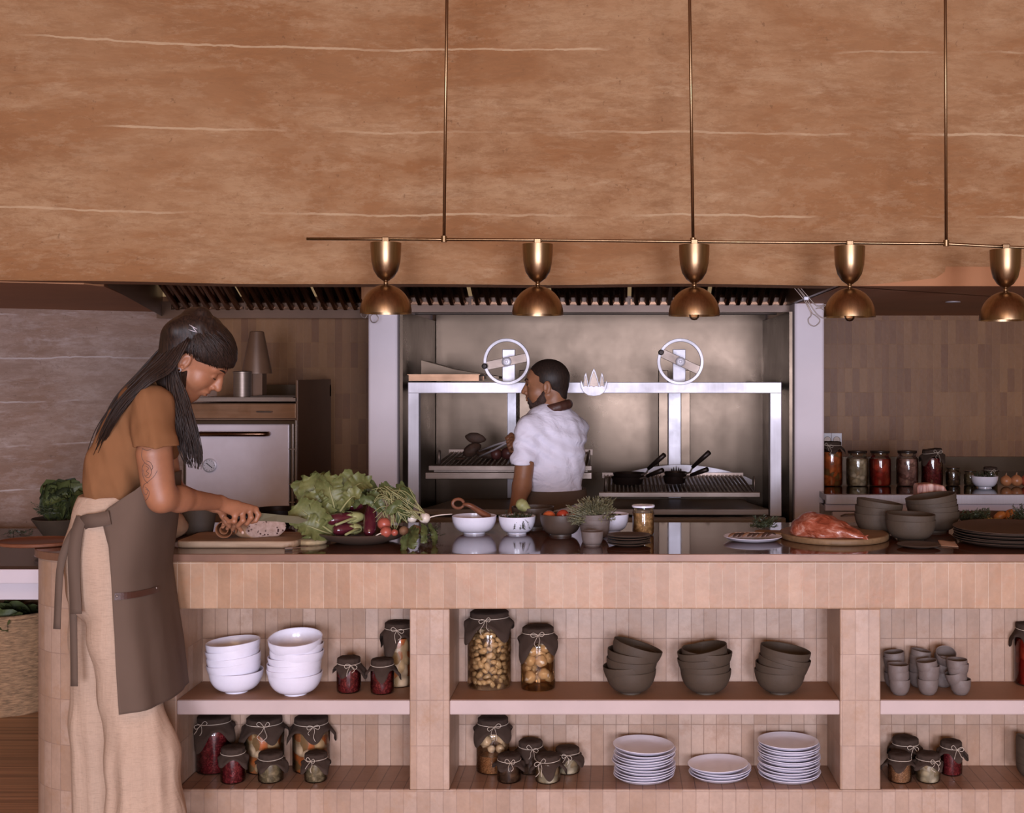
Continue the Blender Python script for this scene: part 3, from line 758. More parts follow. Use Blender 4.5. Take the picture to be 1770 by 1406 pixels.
    def build(s, name, mat_, parent, smooth_it=0):
        for ax in range(3):     # closed at the border
            a = [slice(None)]*3; a[ax] = 0; s.g[tuple(a)] = .06; a[ax] = -1; s.g[tuple(a)] = .06
        g = openvdb.FloatGrid(.06); g.copyFromArray(s.g)
        p, t, q = g.convertToPolygons(0.0, 0.0)
        p = p*s.h+s.lo
        L = V(0, 0, 0); o = parent
        while o is not None: L += o.location; o = o.parent
        p = p-np.array(L, np.float32)
        me = bpy.data.meshes.new(name); nv, nq = len(p), len(q)
        me.vertices.add(nv); me.vertices.foreach_set('co', p.astype(np.float32).ravel())
        q = q[:, ::-1]
        me.loops.add(nq*4); me.polygons.add(nq)
        me.loops.foreach_set('vertex_index', q.astype(np.int32).ravel())
        me.polygons.foreach_set('loop_start', np.arange(0, nq*4, 4, dtype=np.int32))
        me.polygons.foreach_set('use_smooth', np.ones(nq, dtype=bool))
        me.update(calc_edges=True); me.materials.append(mat_)
        bm = bmesh.new(); bm.from_mesh(me); bmesh.ops.recalc_face_normals(bm, faces=bm.faces)
        if smooth_it:
            for _ in range(smooth_it): bmesh.ops.smooth_vert(bm, verts=bm.verts, factor=.5, use_axis_x=True, use_axis_y=True, use_axis_z=True)
        bm.to_mesh(me); bm.free()
        ob = link(bpy.data.objects.new(name, me)); ob.parent = parent
        return ob
def skin_mat(name, col):
    t = NT(name); v = t.coord()
    c = t.ramp(t.noise(v, 14, 5), [(.3, sc(col, .84)), (.7, sc(col, 1.08))])
    c = t.mix(t.ramp(t.noise(v, 60, 3), [(.5, 0.0), (.8, .25)]), c, sc(col, .65))
    t.set(Base_Color=c, Roughness=.48, Normal=t.bump(t.noise(v, 220, 3), .12, .001))
    t.b.inputs['Subsurface Weight'].default_value = .12; t.b.inputs['Subsurface Radius'].default_value = (.01, .004, .002)
    t.b.inputs['Subsurface Scale'].default_value = .6
    return t.m
def cloth_mat(name, col, var=.1, weave=500, wr=.3, wscale=7, dist=.006, stretch=(1, 1, 1), rough=.9, slub=0):
    t = NT(name); v = t.coord(); vw = t.coord(stretch)
    c = t.ramp(t.noise(v, 5, 4), [(.3, sc(col, 1-var)), (.7, sc(col, 1+var))])
    if slub:
        sl = t.noise(t.coord((6, 6, 90)), 6, 4, .7); s2 = t.noise(t.coord((90, 90, 6)), 6, 4, .7)
        c = t.mix(t.ramp(sl, [(.5, 0.0), (.66, slub)]), c, sc(col, .62))
        c = t.mix(t.ramp(s2, [(.5, 0.0), (.66, slub*.7)]), c, sc(col, 1.25))
    n1 = t.bump(t.noise(vw, wscale, 3, .5, .6), wr, dist)
    n2 = t.bump(t.noise(v, weave, 2), .25, .0006, n1)
    t.set(Base_Color=c, Roughness=rough, Normal=n2)
    t.b.inputs['Specular IOR Level'].default_value = .2
    return t.m
MT['skin_w'] = skin_mat('woman_skin', srgb(162, 108, 78))
MT['skin_m'] = skin_mat('man_skin', srgb(154, 104, 74))
MT['hair'] = None
def hair_mat(name, col, hi):
    t = NT(name); v = t.coord((26, 26, 2))
    t.set(Base_Color=t.ramp(t.noise(v, 8, 4), [(.35, col), (.75, hi)]), Roughness=.5, Normal=t.bump(t.noise(v, 10, 4), .3, .002))
    t.b.inputs['Specular IOR Level'].default_value = .3
    return t.m
MT['hair'] = hair_mat('dark_brown_hair', srgb(26, 17, 14), srgb(58, 40, 30))
MT['hair_m'] = hair_mat('black_short_hair', srgb(34, 25, 22), srgb(58, 42, 34))
MT['beard'] = mat('dark_beard', srgb(62, 42, 34), .8, var=.35, scale=70, bump=.5, bscale=160)
MT['shirt_w'] = cloth_mat('brown_cotton', srgb(132, 90, 58), .08, wr=.5, stretch=(1.6, 1, .7), wscale=5, dist=.02)
MT['shirt_m'] = cloth_mat('white_cotton', srgb(238, 232, 246), .03, wr=.55, stretch=(1, 1, 1.6), wscale=9, dist=.03)
MT['linen'] = cloth_mat('beige_linen', srgb(186, 158, 136), .05, wr=.45, stretch=(2.2, 2.2, .35), wscale=5, dist=.03, slub=.5)
MT['apron'] = cloth_mat('taupe_canvas', srgb(100, 82, 70), .06, wr=.4, stretch=(1, 1, .6), wscale=3.2, dist=.03)
MT['leather'] = mat('brown_leather', srgb(74, 44, 34), .5, var=.2, bump=.3)
MT['lip'] = mat('lip_skin', srgb(150, 88, 72), .45)
MT['ink'] = mat('tattoo_ink', srgb(92, 70, 62), .6)
MT['eyew'] = mat('eye_white', srgb(200, 190, 184), .2, var=.02)
MT['nail'] = mat('finger_nail', srgb(206, 166, 146), .3, var=.02)
def head(s, O, Fv, Uv, k=1.0, male=False):
    Fv = Fv.normalized(); Uv = (Uv-Uv.dot(Fv)*Fv).normalized(); Sv = Uv.cross(Fv).normalized()   # Sv = left
    T = lambda x, y, z: O+(Fv*x+Sv*y+Uv*z)*k
    Mx = [[Fv[i], Sv[i], Uv[i]] for i in range(3)]
    s.ell(T(-.004, 0, .045), .096*k, .074*k, .086*k, Mx, .01)
    s.ell(T(.034, 0, -.012), .062*k, .058*k, .086*k, Mx, .02)
    s.ell(T(.045, 0, .045), .052*k, .058*k, .05*k, Mx, .02)
    for y in (-1, 1):
        s.cone(T(-.008, .048*y, -.03), T(.056, .020*y, -.077), .020*k, .016*k, .018)
        s.ball(T(.052, .034*y, -.022), .027*k, .02)
        s.cone(T(.093, .010*y, .037), T(.073, .046*y, .036), .009*k, .008*k, .012)
        s.ball(T(.101, .030*y, .017), .0125*k, .012, True)
        s.ball(T(.0775, .030*y, .016), .0128*k, .004)
        s.cone(T(.0885, .020*y, .0105), T(.083, .041*y, .0115), .0035*k, .0035*k, .004)
        s.ball(T(.1035, .0105*y, -.021), .0078*k, .006)
        s.ball(T(.108, .0062*y, -.0285), .0032*k, .002, True)
        s.ell(T(-.012, .079*y, .002), .0185*k, .0085*k, .032*k, Mx, .005)
        s.ell(T(-.009, .0885*y, .006), .0095*k, .0060*k, .018*k, Mx, .003, True)
        s.ell(T(-.006, .083*y, -.014), .005*k, .006*k, .006*k, Mx, .004, True)
    s.ball(T(.071, 0, -.080), .0185*k, .02)
    s.ell(T(.099, 0, -.010), .017*k, .0115*k, .024*k, Mx, .006)
    s.cone(T(.093, 0, .030), T(.1155, 0, -.010), .0080*k, .0085*k, .010)
    s.ball(T(.1170, 0, -.0165), .0105*k, .006)
    s.ell(T(.088, 0, -.046), .017*k, .026*k, .016*k, Mx, .012)
    s.ell(T(.099, 0, -.0435), .0075*k, .021*k, .0048*k, Mx, .004)
    s.ell(T(.0965, 0, -.0555), .0078*k, .018*k, .0052*k, Mx, .004)
    s.ell(T(.109, 0, -.0495), .012*k, .022*k, .0016*k, Mx, .002, True)
    return T, Mx, Fv, Sv, Uv
def hand(s, wrist, knucks, fingers, thumb, rw=.021, palm_t=.0155):
    # palm: fan of cones from the wrist to the four knuckles; each finger its own chain
    kc = sum(knucks, V(0, 0, 0))/4
    for kn in knucks: s.cone(wrist, kn, rw*.82, palm_t*.72, .012)
    s.cone(wrist.lerp(knucks[0], .45), wrist.lerp(knucks[3], .45), palm_t*.9, palm_t*.9, .012)
    for kn, fg in zip(knucks, fingers):
        pts = [kn]+list(fg); rr = [.0098, .0088, .0078, .0068, .006][:len(pts)]
        for a, b, r0, r1 in zip(pts[:-1], pts[1:], rr[:-1], rr[1:]): s.cone(a, b, r0, r1, .0035)
        s.ball(kn, .0102, .006)
    rr = [.014, .0112, .0098, .008]
    for a, b, r0, r1 in zip(thumb[:-1], thumb[1:], rr[:-1], rr[1:]): s.cone(a, b, r0, r1, .006)
def wnoise(amp, fx, fy, fz, ph=0):
    return lambda X, Y, Z: amp*(np.sin(X*fx+1.3*np.sin(Z*fz*.6+ph))*np.cos(Y*fy+Z*fz*.5+ph)+.5*np.sin(X*fx*2.1+Z*fz+Y*fy*.7+ph*2))
# ================================================================ the woman
wo = thing('person', 'long haired person in a brown t-shirt, taupe apron and beige linen trousers cutting bread', 'person', (P(190, 0, 3.8).x, 3.8, 0))
Wp = lambda px, py, Y: P(px, py, Y)
s = SDF((-1.86, 3.50, .02), (-1.08, 4.30, 1.78), .003)
O = Wp(331, 625, 3.80)
a = R(40); Fw = V(math.cos(a)*math.cos(R(12)), math.sin(R(12)), -math.sin(a)); Uw = V(math.sin(a), 0, math.cos(a))
Tw, Mw, Fw, Sw, Uw = head(s, O, Fw, Uw)
_e = Tw(-.012, -.079, .002); print('EAR', PX0+F*_e.x/_e.y, PY0+F*(CZ-_e.z)/_e.y)
nb = Wp(277, 668, 3.80)
s.cone(Tw(-.03, 0, -.035), nb, .052, .058, .02)
s.cone(Tw(.02, 0, -.06), Wp(300, 690, 3.80), .03, .05, .03)
s.loft([(Wp(205, 900, 3.8), .10, .15), (Wp(215, 820, 3.8), .07, .11), (Wp(235, 750, 3.8), .075, .11), (Wp(260, 705, 3.8), .05, .12)], (0, 1, 0), .03)
for Yh, xt, xb in ((3.72, 205, 235), (3.87, 188, 180)):
    s.cone(Wp(xt, 930, Yh), Wp((xt+xb)/2, 1190, Yh), .062, .045, .03); s.cone(Wp((xt+xb)/2, 1190, Yh), Wp(xb, 1440, Yh), .045, .035, .02)
# right arm, nearest the camera
sh, el, wr = Wp(266, 712, 3.65), Wp(279, 862, 3.655), Wp(379, 869, 3.915)
s.cone(sh, el, .046, .041, .02)
s.cone(Wp(263, 785, 3.64), Wp(270, 840, 3.65), .046, .043, .02)
mid = el.lerp(wr, .3)+V(0, 0, .002)
s.cone(el, mid, .040, .038, .02); s.cone(mid, wr, .038, .0235, .02)
kn = [Wp(441, 881, 4.000), Wp(431, 880, 3.985), Wp(419, 884, 3.968), Wp(407, 889, 3.95)]
fi = [[Wp(447, 890, 4.0), Wp(442, 900, 3.998), Wp(435, 903, 4.005)], [Wp(434, 895, 3.975), Wp(427, 905, 3.982), Wp(420, 904, 3.995)],
      [Wp(420, 900, 3.955), Wp(412, 908, 3.965), Wp(406, 903, 3.98)], [Wp(405, 901, 3.94), Wp(396, 902, 3.95), Wp(389, 895, 3.962)]]
hand(s, wr, kn, fi, [wr.lerp(kn[0], .3), Wp(408, 884, 4.02), Wp(424, 893, 4.04), Wp(437, 897, 4.03)])
# left arm, behind
sh2, el2, wr2 = Wp(270, 715, 3.92), Wp(296, 850, 3.95), Wp(371, 874, 4.085)
s.cone(sh2, el2, .045, .038, .02); s.cone(el2, wr2, .037, .023, .02)
kn2 = [Wp(400, 888, 4.10), Wp(396, 885, 4.12), Wp(391, 884, 4.14), Wp(386, 885, 4.16)]
hand(s, wr2, kn2, [[Wp(404, 899, 4.09), Wp(411, 909, 4.10), Wp(418, 919, 4.115)], [Wp(402, 897, 4.13), Wp(405, 909, 4.14), Wp(402, 916, 4.15)],
     [Wp(396, 897, 4.155), Wp(397, 908, 4.16), Wp(393, 914, 4.165)], [Wp(389, 896, 4.175), Wp(388, 906, 4.18), Wp(385, 911, 4.18)]],
     [wr2.lerp(kn2[0], .25), Wp(386, 892, 4.07), Wp(391, 902, 4.075), Wp(396, 910, 4.085)])
body = s.build('body', MT['skin_w'], wo)
# nail, tattoo, earring, eye line, brow, lips
MB().blob(Wp(419.5, 921, 4.108), .0052, .003, .0062, None, 10, 6).build('fingernail', MT['nail'], body, world=True, smooth=True)
from mathutils.bvhtree import BVHTree
_bv = BVHTree.FromPolygons([v.co+wo.location for v in body.data.vertices], [tuple(p.vertices) for p in body.data.polygons])
def on_arm(px, py, off=.0004):
    d = P(px, py, 1.0)-V(0, 0, CZ); h_ = _bv.ray_cast(V(0, 0, CZ), d.normalized())
    if h_[0] is not None: return h_[0]-d.normalized()*off
    return P(px, py, 3.6)
def on_arm_old(px, py, off=-.0012):
    # point on the near surface of the upper arm for that pixel
    t_ = max(0, min(1, (py-708)/(862-708))); c = sh.lerp(el, t_); r = .0475+(.041-.0475)*t_
    p = P(px, py, c.y-r*.9); dx = p.x-c.x; dy = math.sqrt(max(1e-5, r*r-min(dx*dx, r*r*.8)))
    y = c.y-dy+off-.0012; return P(px, py, y)
k = MB()
tats = [[(246, 775), (245, 790), (250, 800), (258, 806), (262, 816), (257, 826), (250, 822), (247, 812)], [(250, 800), (246, 808), (246, 818), (250, 830), (256, 836)],
        [(253, 797), (260, 800), (264, 808), (261, 814)], [(249, 838), (256, 833), (266, 824), (272, 814)], [(249, 838), (247, 846), (252, 856), (256, 848), (251, 842)],
        [(252, 806), (257, 810), (253, 815), (257, 819), (252, 823)], [(247, 776), (254, 779), (261, 777)], [(252, 846), (258, 850), (256, 860), (251, 866)]]
for tt in tats: k.tube([on_arm(*q) for q in spline([V(a_, b_, 0) for a_, b_ in tt], 5) for q in [(q[0], q[1])]], .0008, 5)
k.build('tattoo', MT['ink'], body, world=True)
k = MB(); ec = Tw(-.006, -.086, -.026); k.tube([ec+V(.006*math.cos(q), -.001, .006*math.sin(q)) for q in np.linspace(0, 2*math.pi, 13)[:-1]], .0011, 6, closed=True)
k.build('earring', MT['steelx'], wo, world=True, smooth=True)
for y in (-1, 1): MB().tube(spline([Tw(.0895, .018*y, .0075), Tw(.0935, .026*y, .0062), Tw(.090, .036*y, .0075), Tw(.083, .043*y, .012)], 4), [.0012]*13, 6).build('eyelash', MT['hair'], wo, world=True)
for y in (-1, 1): MB().tube(spline([Tw(.1015, .010*y, .036), Tw(.0985, .024*y, .0425), Tw(.088, .040*y, .043), Tw(.078, .050*y, .038)], 4), [.0022, .0026, .003, .003, .003, .003, .003, .0028, .0026, .0022, .0018, .0014, .001], 6).build('eyebrow', MT['hair'], wo, world=True)
k = MB(); k.blob(Tw(.1000, 0, -.0437), .0072, .0195, .0040, Matrix(Mw)); k.blob(Tw(.0975, 0, -.0553), .0075, .0165, .0046, Matrix(Mw))
k.build('lips', MT['lip'], wo, world=True, smooth=True)
# t-shirt
def hem(s, c, n, r, ymax):
    sl, (X, Y, Z) = s._blk([c], r+.04); n = np.array(n)/np.linalg.norm(n)
    d = (X-c[0])*n[0]+(Y-c[1])*n[1]+(Z-c[2])*n[2]
    s.g[sl] = np.where(d < 0, np.maximum(s.g[sl], -d), s.g[sl])
def smin(s, o, k):
    hh = np.clip(.5+.5*(o.g-s.g)/k, 0, 1); s.g = o.g*(1-hh)+s.g*hh-k*hh*(1-hh)
s = SDF((-1.86, 3.50, .98), (-1.30, 4.08, 1.60), .0035)
s.loft([(Wp(209, 836, 3.8), .096, .155), (Wp(215, 806, 3.8), .098, .158), (Wp(231, 768, 3.8), .098, .158), (Wp(250, 722, 3.8), .088, .158), (Wp(263, 690, 3.8), .066, .145), (Wp(276, 672, 3.8), .058, .09)], (0, 1, 0), .03)
tor = s; s = SDF((-1.86, 3.50, .98), (-1.30, 4.08, 1.60), .0035)
s.cone(Wp(262, 700, 3.665), Wp(268, 756, 3.628), .064, .060, .03)
s.cone(Wp(268, 756, 3.628), Wp(271, 776, 3.622), .060, .064, .015)
sl_ = s; hem(s, Wp(270, 771, 3.625), (-.02, 0, 1), .12, 9)
s.cone(Wp(270, 764, 3.628), Wp(272, 800, 3.628), .053, .055, .003, True)
tor.cone(Wp(268, 705, 3.91), Wp(282, 770, 3.93), .056, .058, .03)
for s in (s, tor): s.disp(wnoise(.0034, 38, 30, 20)).disp(wnoise(.0016, 85, 40, 48, 2)).disp(lambda X, Y, Z: -.008*np.exp(-((Z-1.16)/.05)**2)*np.sin(X*60+Y*25))
tor.halfcut(Wp(200, 861, 3.8), (-.10, 0, 1)); s = sl_
smin(s, tor, .03)
ts = s.build('t_shirt', MT['shirt_w'], wo, 2)
# trousers
s = SDF((-1.90, 3.50, .04), (-1.30, 4.06, 1.16), .0045)
s.loft([(Wp(205, 853, 3.8), .100, .145), (Wp(200, 892, 3.8), .112, .160), (Wp(194, 950, 3.8), .132, .166), (Wp(196, 1010, 3.8), .132, .166)], (0, 1, 0), .03)
s.loft([(Wp(202, 990, 3.70), .092, .085), (Wp(211, 1100, 3.70), .095, .085), (Wp(224, 1200, 3.71), .086, .080), (Wp(246, 1310, 3.69), .106, .092), (Wp(252, 1410, 3.68), .112, .10), (Wp(254, 1445, 3.68), .112, .10)], (0, 1, 0), .035)
s.loft([(Wp(180, 990, 3.87), .115, .085), (Wp(182, 1100, 3.88), .105, .09), (Wp(181, 1250, 3.885), .104, .09), (Wp(183, 1400, 3.885), .104, .09)], (0, 1, 0), .035)
s.disp(lambda X, Y, Z: (.0055*np.sin(X*62+.8*np.sin(Z*5))*np.cos(Y*40+Z*3)+.003*np.sin(X*120+Y*50+Z*6))*np.clip((.62-Z)*3, .12, 1))
s.halfcut(Wp(200, 853, 3.8), (0, 0, -1)).halfcut(V(0, 0, .10), (0, 0, 1))
tr = s.build('trousers', MT['linen'], wo, 2)
# shoes
for (xx, yy) in ((252, 3.66), (186, 3.885)):
    q = P(xx, 1440, yy); k = MB(); k.blob((q.x+.06, yy, .045), .13, .045, .045, None, 20, 12); k.build('shoe', MT['leather'], wo, world=True, smooth=True)
# apron: cloth wrapped round the front half of the hips, with bib, straps and pocket trim
ARAD = [(1.20, -1.490, .085, .165), (1.10, -1.508, .098, .172), (1.02, -1.530, .108, .188), (.91, -1.556, .118, .204), (.79, -1.550, .129, .222), (.66, -1.542, .141, .235), (.5, -1.530, .147, .242), (.4, -1.52, .152, .242), (.2, -1.5, .15, .2)]
zz = [r_[0] for r_ in ARAD][::-1]
def ap(th, z, off=0):
    cx_, a_, b_ = (interp(zz, [r_[i] for r_ in ARAD][::-1], z) for i in (1, 2, 3))
    fold = .004*math.sin(th*9+z*4)*max(0, min(1, (1-z)*2))
    ct = math.copysign(abs(math.cos(th))**.66, math.cos(th)); st_ = math.copysign(abs(math.sin(th))**.66, math.sin(th))
    return V(cx_+(a_+off+fold)*ct, 3.79+(min(b_, .19) if th > 0 else b_)*st_+(off+fold)*st_, z)
zt = CZ-(890-PY0)*3.62/F
def edge_th(z):        # back edge of the apron on the near side, from its position on the hip
    Ye = interp([1.0, 1.12], [3.59, 3.65], z); py = PY0+(CZ-z)*F/Ye
    px = interp([820, 845, 880, 905, 1000, 1100, 1230], [262, 240, 190, 182, 192, 203, 214], py)
    X = (px-PX0)*Ye/F; cx_, a_ = interp(zz, [r_[1] for r_ in ARAD][::-1], z), interp(zz, [r_[2] for r_ in ARAD][::-1], z)
    c_ = max(-1, min(1, (X-cx_)/a_)); return -math.acos(math.copysign(abs(c_)**(1/.66), c_))
zb = CZ-(1228-PY0)*3.60/F
def apf(u, v):
    z = zb+(1.205-zb)*v; t0 = edge_th(z); return ap(t0+(-t0*2)*u, z, .004)
apn = MB().grid(apf, 60, 70).build('apron', MT['apron'], wo, world=True, smooth=True, solid=.0035)
k = MB()
def strap(pts, w, name, m_=None):
    k = MB(); pts = spline(pts, 6); vs = []; fs = []
    for i, (p, ww) in enumerate([(p, w) for p in pts]):
        d = pts[min(i+1, len(pts)-1)]-pts[max(0, i-1)]; d.normalize(); sdir = d.cross(V(0, 1, 0)); sdir.normalize()
        vs += [p-sdir*ww/2+V(0, .004*math.sin(i*.5), 0), p+sdir*ww/2]
    for i in range(len(pts)-1): fs.append((2*i, 2*i+1, 2*i+3, 2*i+2))
    k.add(vs, fs); return k.build(name, m_ or MT['apron'], wo, world=True, smooth=True, solid=.003)
strap([Wp(190, 895, 3.60), Wp(165, 900, 3.60), Wp(148, 902, 3.62), Wp(138, 910, 3.66)], .042, 'apron_waist_band')
strap([Wp(142, 893, 3.64), Wp(133, 920, 3.62), Wp(128, 980, 3.61), Wp(131, 1062, 3.61)], .036, 'apron_tie')
strap([Wp(143, 900, 3.66), Wp(122, 928, 3.655), Wp(104, 985, 3.64), Wp(98, 1088, 3.64)], .022, 'apron_tie')
strap([Wp(150, 905, 3.70), Wp(132, 960, 3.70), Wp(127, 1060, 3.70), Wp(128, 1187, 3.70)], .022, 'apron_tie')
# leather pocket trim
k = MB(); vs = []
def surf_at(px, py):
    z = CZ-(py-PY0)*3.60/F
    for _ in range(3):
        q = min((ap(-.04-2.9*i/240, z, .009) for i in range(241)), key=lambda q: abs(PX0+F*q.x/q.y-px))
        z = CZ-(py-PY0)*q.y/F
    return q
fs = []; N = 14
for i in range(N+1):
    u = i/N; vs += [surf_at(198+76*u, 1026-12*u+2.5*math.sin(math.pi*u)), surf_at(198+76*u, 1038-14*u+2.5*math.sin(math.pi*u))]
for i in range(N): fs.append((2*i, 2*i+1, 2*i+3, 2*i+2))
k.add(vs, fs); tm = k.build('pocket_trim', MT['leather'], apn, world=True, solid=.003)
for (px, py) in ((202.5, 1031), (270, 1017)):
    q = surf_at(px, py); MB().blob(q+V(0, -.003, 0), .0042, .002, .0042, None, 10, 6).build('rivet', MT['steel'], tm, world=True, smooth=True)
# hair: cap, bun and long locks
s = SDF((-1.72, 3.62, 1.2), (-1.14, 4.0, 1.78), .003)
Mx_ = Mw
s.ell(Tw(.000, 0, .055), .108, .086, .090, Mx_, .01)
s.ell(Tw(-.03, 0, .080), .080, .070, .072, Mx_, .03)
s.ell(Tw(.050, 0, .066), .053, .064, .056, Mx_, .02)
s.disp(wnoise(.0012, 160, 90, 160))
X, Y, Z = np.meshgrid(*[s.lo[i]+s.h*np.arange(s.n[i], dtype=np.float32) for i in range(3)], indexing='ij')
q = [X-O.x, Y-O.y, Z-O.z]
fx = q[0]*Fw.x+q[1]*Fw.y+q[2]*Fw.z; uz = q[0]*Uw.x+q[1]*Uw.y+q[2]*Uw.z; sy_ = q[0]*Sw.x+q[1]*Sw.y+q[2]*Sw.z
lim = np.where(fx > -.024, .022+.34*fx-.10*np.exp(-((fx-.05)/.03)**2)*0, -.05)
lim = np.where(np.abs(sy_) < .05, np.maximum(lim, .062-.0*fx)*(fx > .03)+lim*(fx <= .03), lim)
s.g = np.maximum(s.g, lim-uz)
s.cone(Tw(-.065, -.02, .135), Tw(-.085, .02, .105), .030, .034, .015); s.cone(Tw(-.03, -.03, .140), Tw(-.09, -.045, .10), .017, .017, .006)
s.cone(Tw(-.05, -.05, .115), Tw(-.09, -.06, .06), .02, .03, .02)
s.cone(Tw(-.07, -.02, .04), Wp(296, 660, 3.76), .06, .05, .03); s.cone(Tw(-.07, .03, .04), Wp(290, 665, 3.86), .055, .05, .03)
s.ell(Tw(-.008, -.090, -.002), .030, .040, .040, Mx_, .004, True)
hr = s.build('hair', MT['hair'], wo, 1)
rnd = random.Random(3)
k = MB()
def locks(left, right, n, y0, y1, r=.0032, seg=6, endj=10, bulge=0):
    for i in range(n):
        u = rnd.random(); y = y0+(y1-y0)*rnd.random(); pts = []
        cut = rnd.uniform(.78, 1.0)
        for j, (a_, b_) in enumerate(zip(left, right)):
            t_ = j/(len(left)-1)
            px = a_[0]+(b_[0]-a_[0])*u+rnd.gauss(0, 1.2+endj*.12*t_); py = a_[1]+(b_[1]-a_[1])*u
            yy = (a_[2] if len(a_) > 2 else 3.72)*(1-u)+(b_[2] if len(b_) > 2 else 3.72)*u+y*(.4+.6*t_)-bulge*math.sin(math.pi*u)*min(1, t_*2.5)
            pts.append(P(px, py, yy))
        pts = spline(pts, seg); pts = pts[:max(4, int(len(pts)*cut))]; m_ = len(pts)
        k.tube(pts, [r*(1-.75*(t_/(m_-1))**2) for t_ in range(m_)], 5)
# front locks falling past the face
locks([(308, 585, 3.72), (292, 625, 3.71), (290, 670, 3.69), (302, 720, 3.68), (308, 770, 3.69), (322, 812, 3.70)],
      [(310, 588, 3.715), (303, 630, 3.70), (326, 692, 3.70), (337, 740, 3.69), (350, 785, 3.70), (345, 815, 3.70)], 170, -.012, .03, .0028)
locks([(300, 600, 3.74), (292, 660, 3.72), (300, 730, 3.70), (318, 790, 3.70)], [(304, 600, 3.74), (312, 660, 3.72), (332, 740, 3.71), (348, 792, 3.71)], 60, 0, .06, .005)
# locks down the back
locks([(312, 560, 3.78), (282, 598, 3.76), (240, 645, 3.75), (200, 690, 3.74), (172, 742, 3.74), (150, 800, 3.76)],
      [(326, 588, 3.70), (298, 640, 3.67), (262, 662, 3.63), (224, 696, 3.62), (194, 738, 3.63), (172, 785, 3.67)], 210, -.012, .02, .0032, bulge=.045)
locks([(318, 560, 3.85), (285, 602, 3.86), (244, 647, 3.86), (203, 692, 3.86), (176, 742, 3.86), (158, 790, 3.86)], [(325, 590, 3.80), (300, 635, 3.80), (262, 660, 3.79), (222, 690, 3.78), (190, 732, 3.77), (170, 775, 3.77)], 70, -.04, .02, .006)
k.build('long_locks', MT['hair'], hr, world=True, smooth=True)
# strands combed from the clip over the cap
k = MB()
def onell(d, f=1.0): d = d.normalized(); return Tw(-.002+.1085*f*d.x, .0868*f*d.y, .056+.0905*f*d.z)
def slerp(a, b, t):
    a = a.normalized(); b = b.normalized(); w = math.acos(max(-1, min(1, a.dot(b)))); return (a*math.sin((1-t)*w)+b*math.sin(t*w))/max(1e-6, math.sin(w))
for sd in (-1, 1):
    st = V(-.55, sd*.62, .56)
    for i in range(230 if sd < 0 else 120):
        q = rnd.random()
        e = slerp(V(.98, sd*.02, .10), V(.25, sd*.97, -.25), q) if i % 3 else slerp(V(.25, sd*.97, -.22), V(-.8, sd*.5, -.5), rnd.random())
        if i % 5 == 0: e = slerp(V(.93, 0, .36), V(.6, -sd*.5, .5), rnd.random())
        s0 = st+V(rnd.gauss(0, .10), rnd.gauss(0, .08), rnd.gauss(0, .10)); f_ = rnd.uniform(1.008, 1.034)
        pts = [onell(slerp(s0, e, t_), f_+.01*math.sin(math.pi*t_)) for t_ in np.linspace(0, rnd.uniform(.9, 1.02), 12)]
        k.tube(pts, [.0017]*10+[.0012, .0005], 4)
k.build('crown_strands', MT['hair'], hr, world=True, smooth=True)
k = MB(); q = Tw(-.055, -.072, .105)
for (dx, dz, an) in ((0, 0, .5), (.003, -.006, .9), (-.002, -.012, .3)):
    c_ = q+V(dx, -.012, dz); d_ = V(math.cos(an), 0, -math.sin(an))*.014; k.tube([c_-d_, c_+V(0, -.004, 0), c_+d_], .0016, 6)
k.build('hair_clip', MT['steelx'], hr, world=True, smooth=True)
# ================================================================ the man
mn = thing('person', 'short haired bearded person in a white t-shirt and dark apron standing at the grill', 'person', (P(950, 0, 5.75).x, 5.75, 0))
s = SDF((-.62, 5.36, .02), (.02, 6.18, 1.60), .0035)
Om = P(945.5, 671.5, 5.675)+V(0, .078, 0)
Fm = V(-math.cos(R(8)), math.sin(R(8)), -.02); Um = V(0.02, 0, 1)
Tm, Mm, Fm, Sm, Um = head(s, Om, Fm, Um, 1.03, True)
s.cone(Tm(-.03, 0, -.03), P(958, 716, 5.75), .055, .064, .02); s.cone(Tm(.01, 0, -.06), P(950, 716, 5.75), .042, .055, .02)
MBD = V(-.72, -.69, 0).normalized()   # toward his left shoulder
FD = V(-.69, .72, 0)
Cm = lambda px, py, Y=5.75: P(px, py, Y)
s.loft([(Cm(962, 890), .08, .12), (Cm(962, 830), .08, .11), (Cm(955, 760), .09, .12), (Cm(955, 735), .06, .12)], MBD, .03)
lsh = Cm(914, 744, 5.62); lel = P(902, 842, 5.575); lwr = P(885, 906, 5.46)
s.cone(lsh, lel, .048, .043, .02); s.cone(lel, lwr, .042, .026, .02)
kn = [P(884+i*2.2, 930, 5.42+i*.018) for i in range(4)]
hand(s, lwr, kn, [[q+V(-.012, 0, -.03), q+V(-.03, .005, -.045), q+V(-.035, .012, -.06)] for q in kn], [lwr, lwr+V(-.02, -.01, -.03), lwr+V(-.04, -.01, -.055)])
rsh = Cm(997, 742, 5.88); rel = P(944, 800, 6.04); rwr = P(896, 764, 6.03)
s.cone(rsh, rel, .05, .042, .02); s.cone(rel, rwr, .04, .026, .02)
kn = [P(884, 755, 6.03), P(884, 760, 6.01), P(885, 765, 5.995), P(887, 770, 5.98)]
hand(s, rwr, kn, [[q+V(-.018, 0, -.012), q+V(-.014, .01, -.030), q+V(.005, .012, -.034)] for q in kn], [rwr, P(884, 752, 6.04), P(876, 758, 6.04)])
for dx in (-.09, .09):
    q = Cm(962, 890)+MBD*dx; s.cone(q, q*1+V(0, 0, -.42), .07, .05, .02); s.cone(q+V(0, 0, -.42), V(q.x, q.y, .08), .052, .035, .02)
mb = s.build('body', MT['skin_m'], mn)
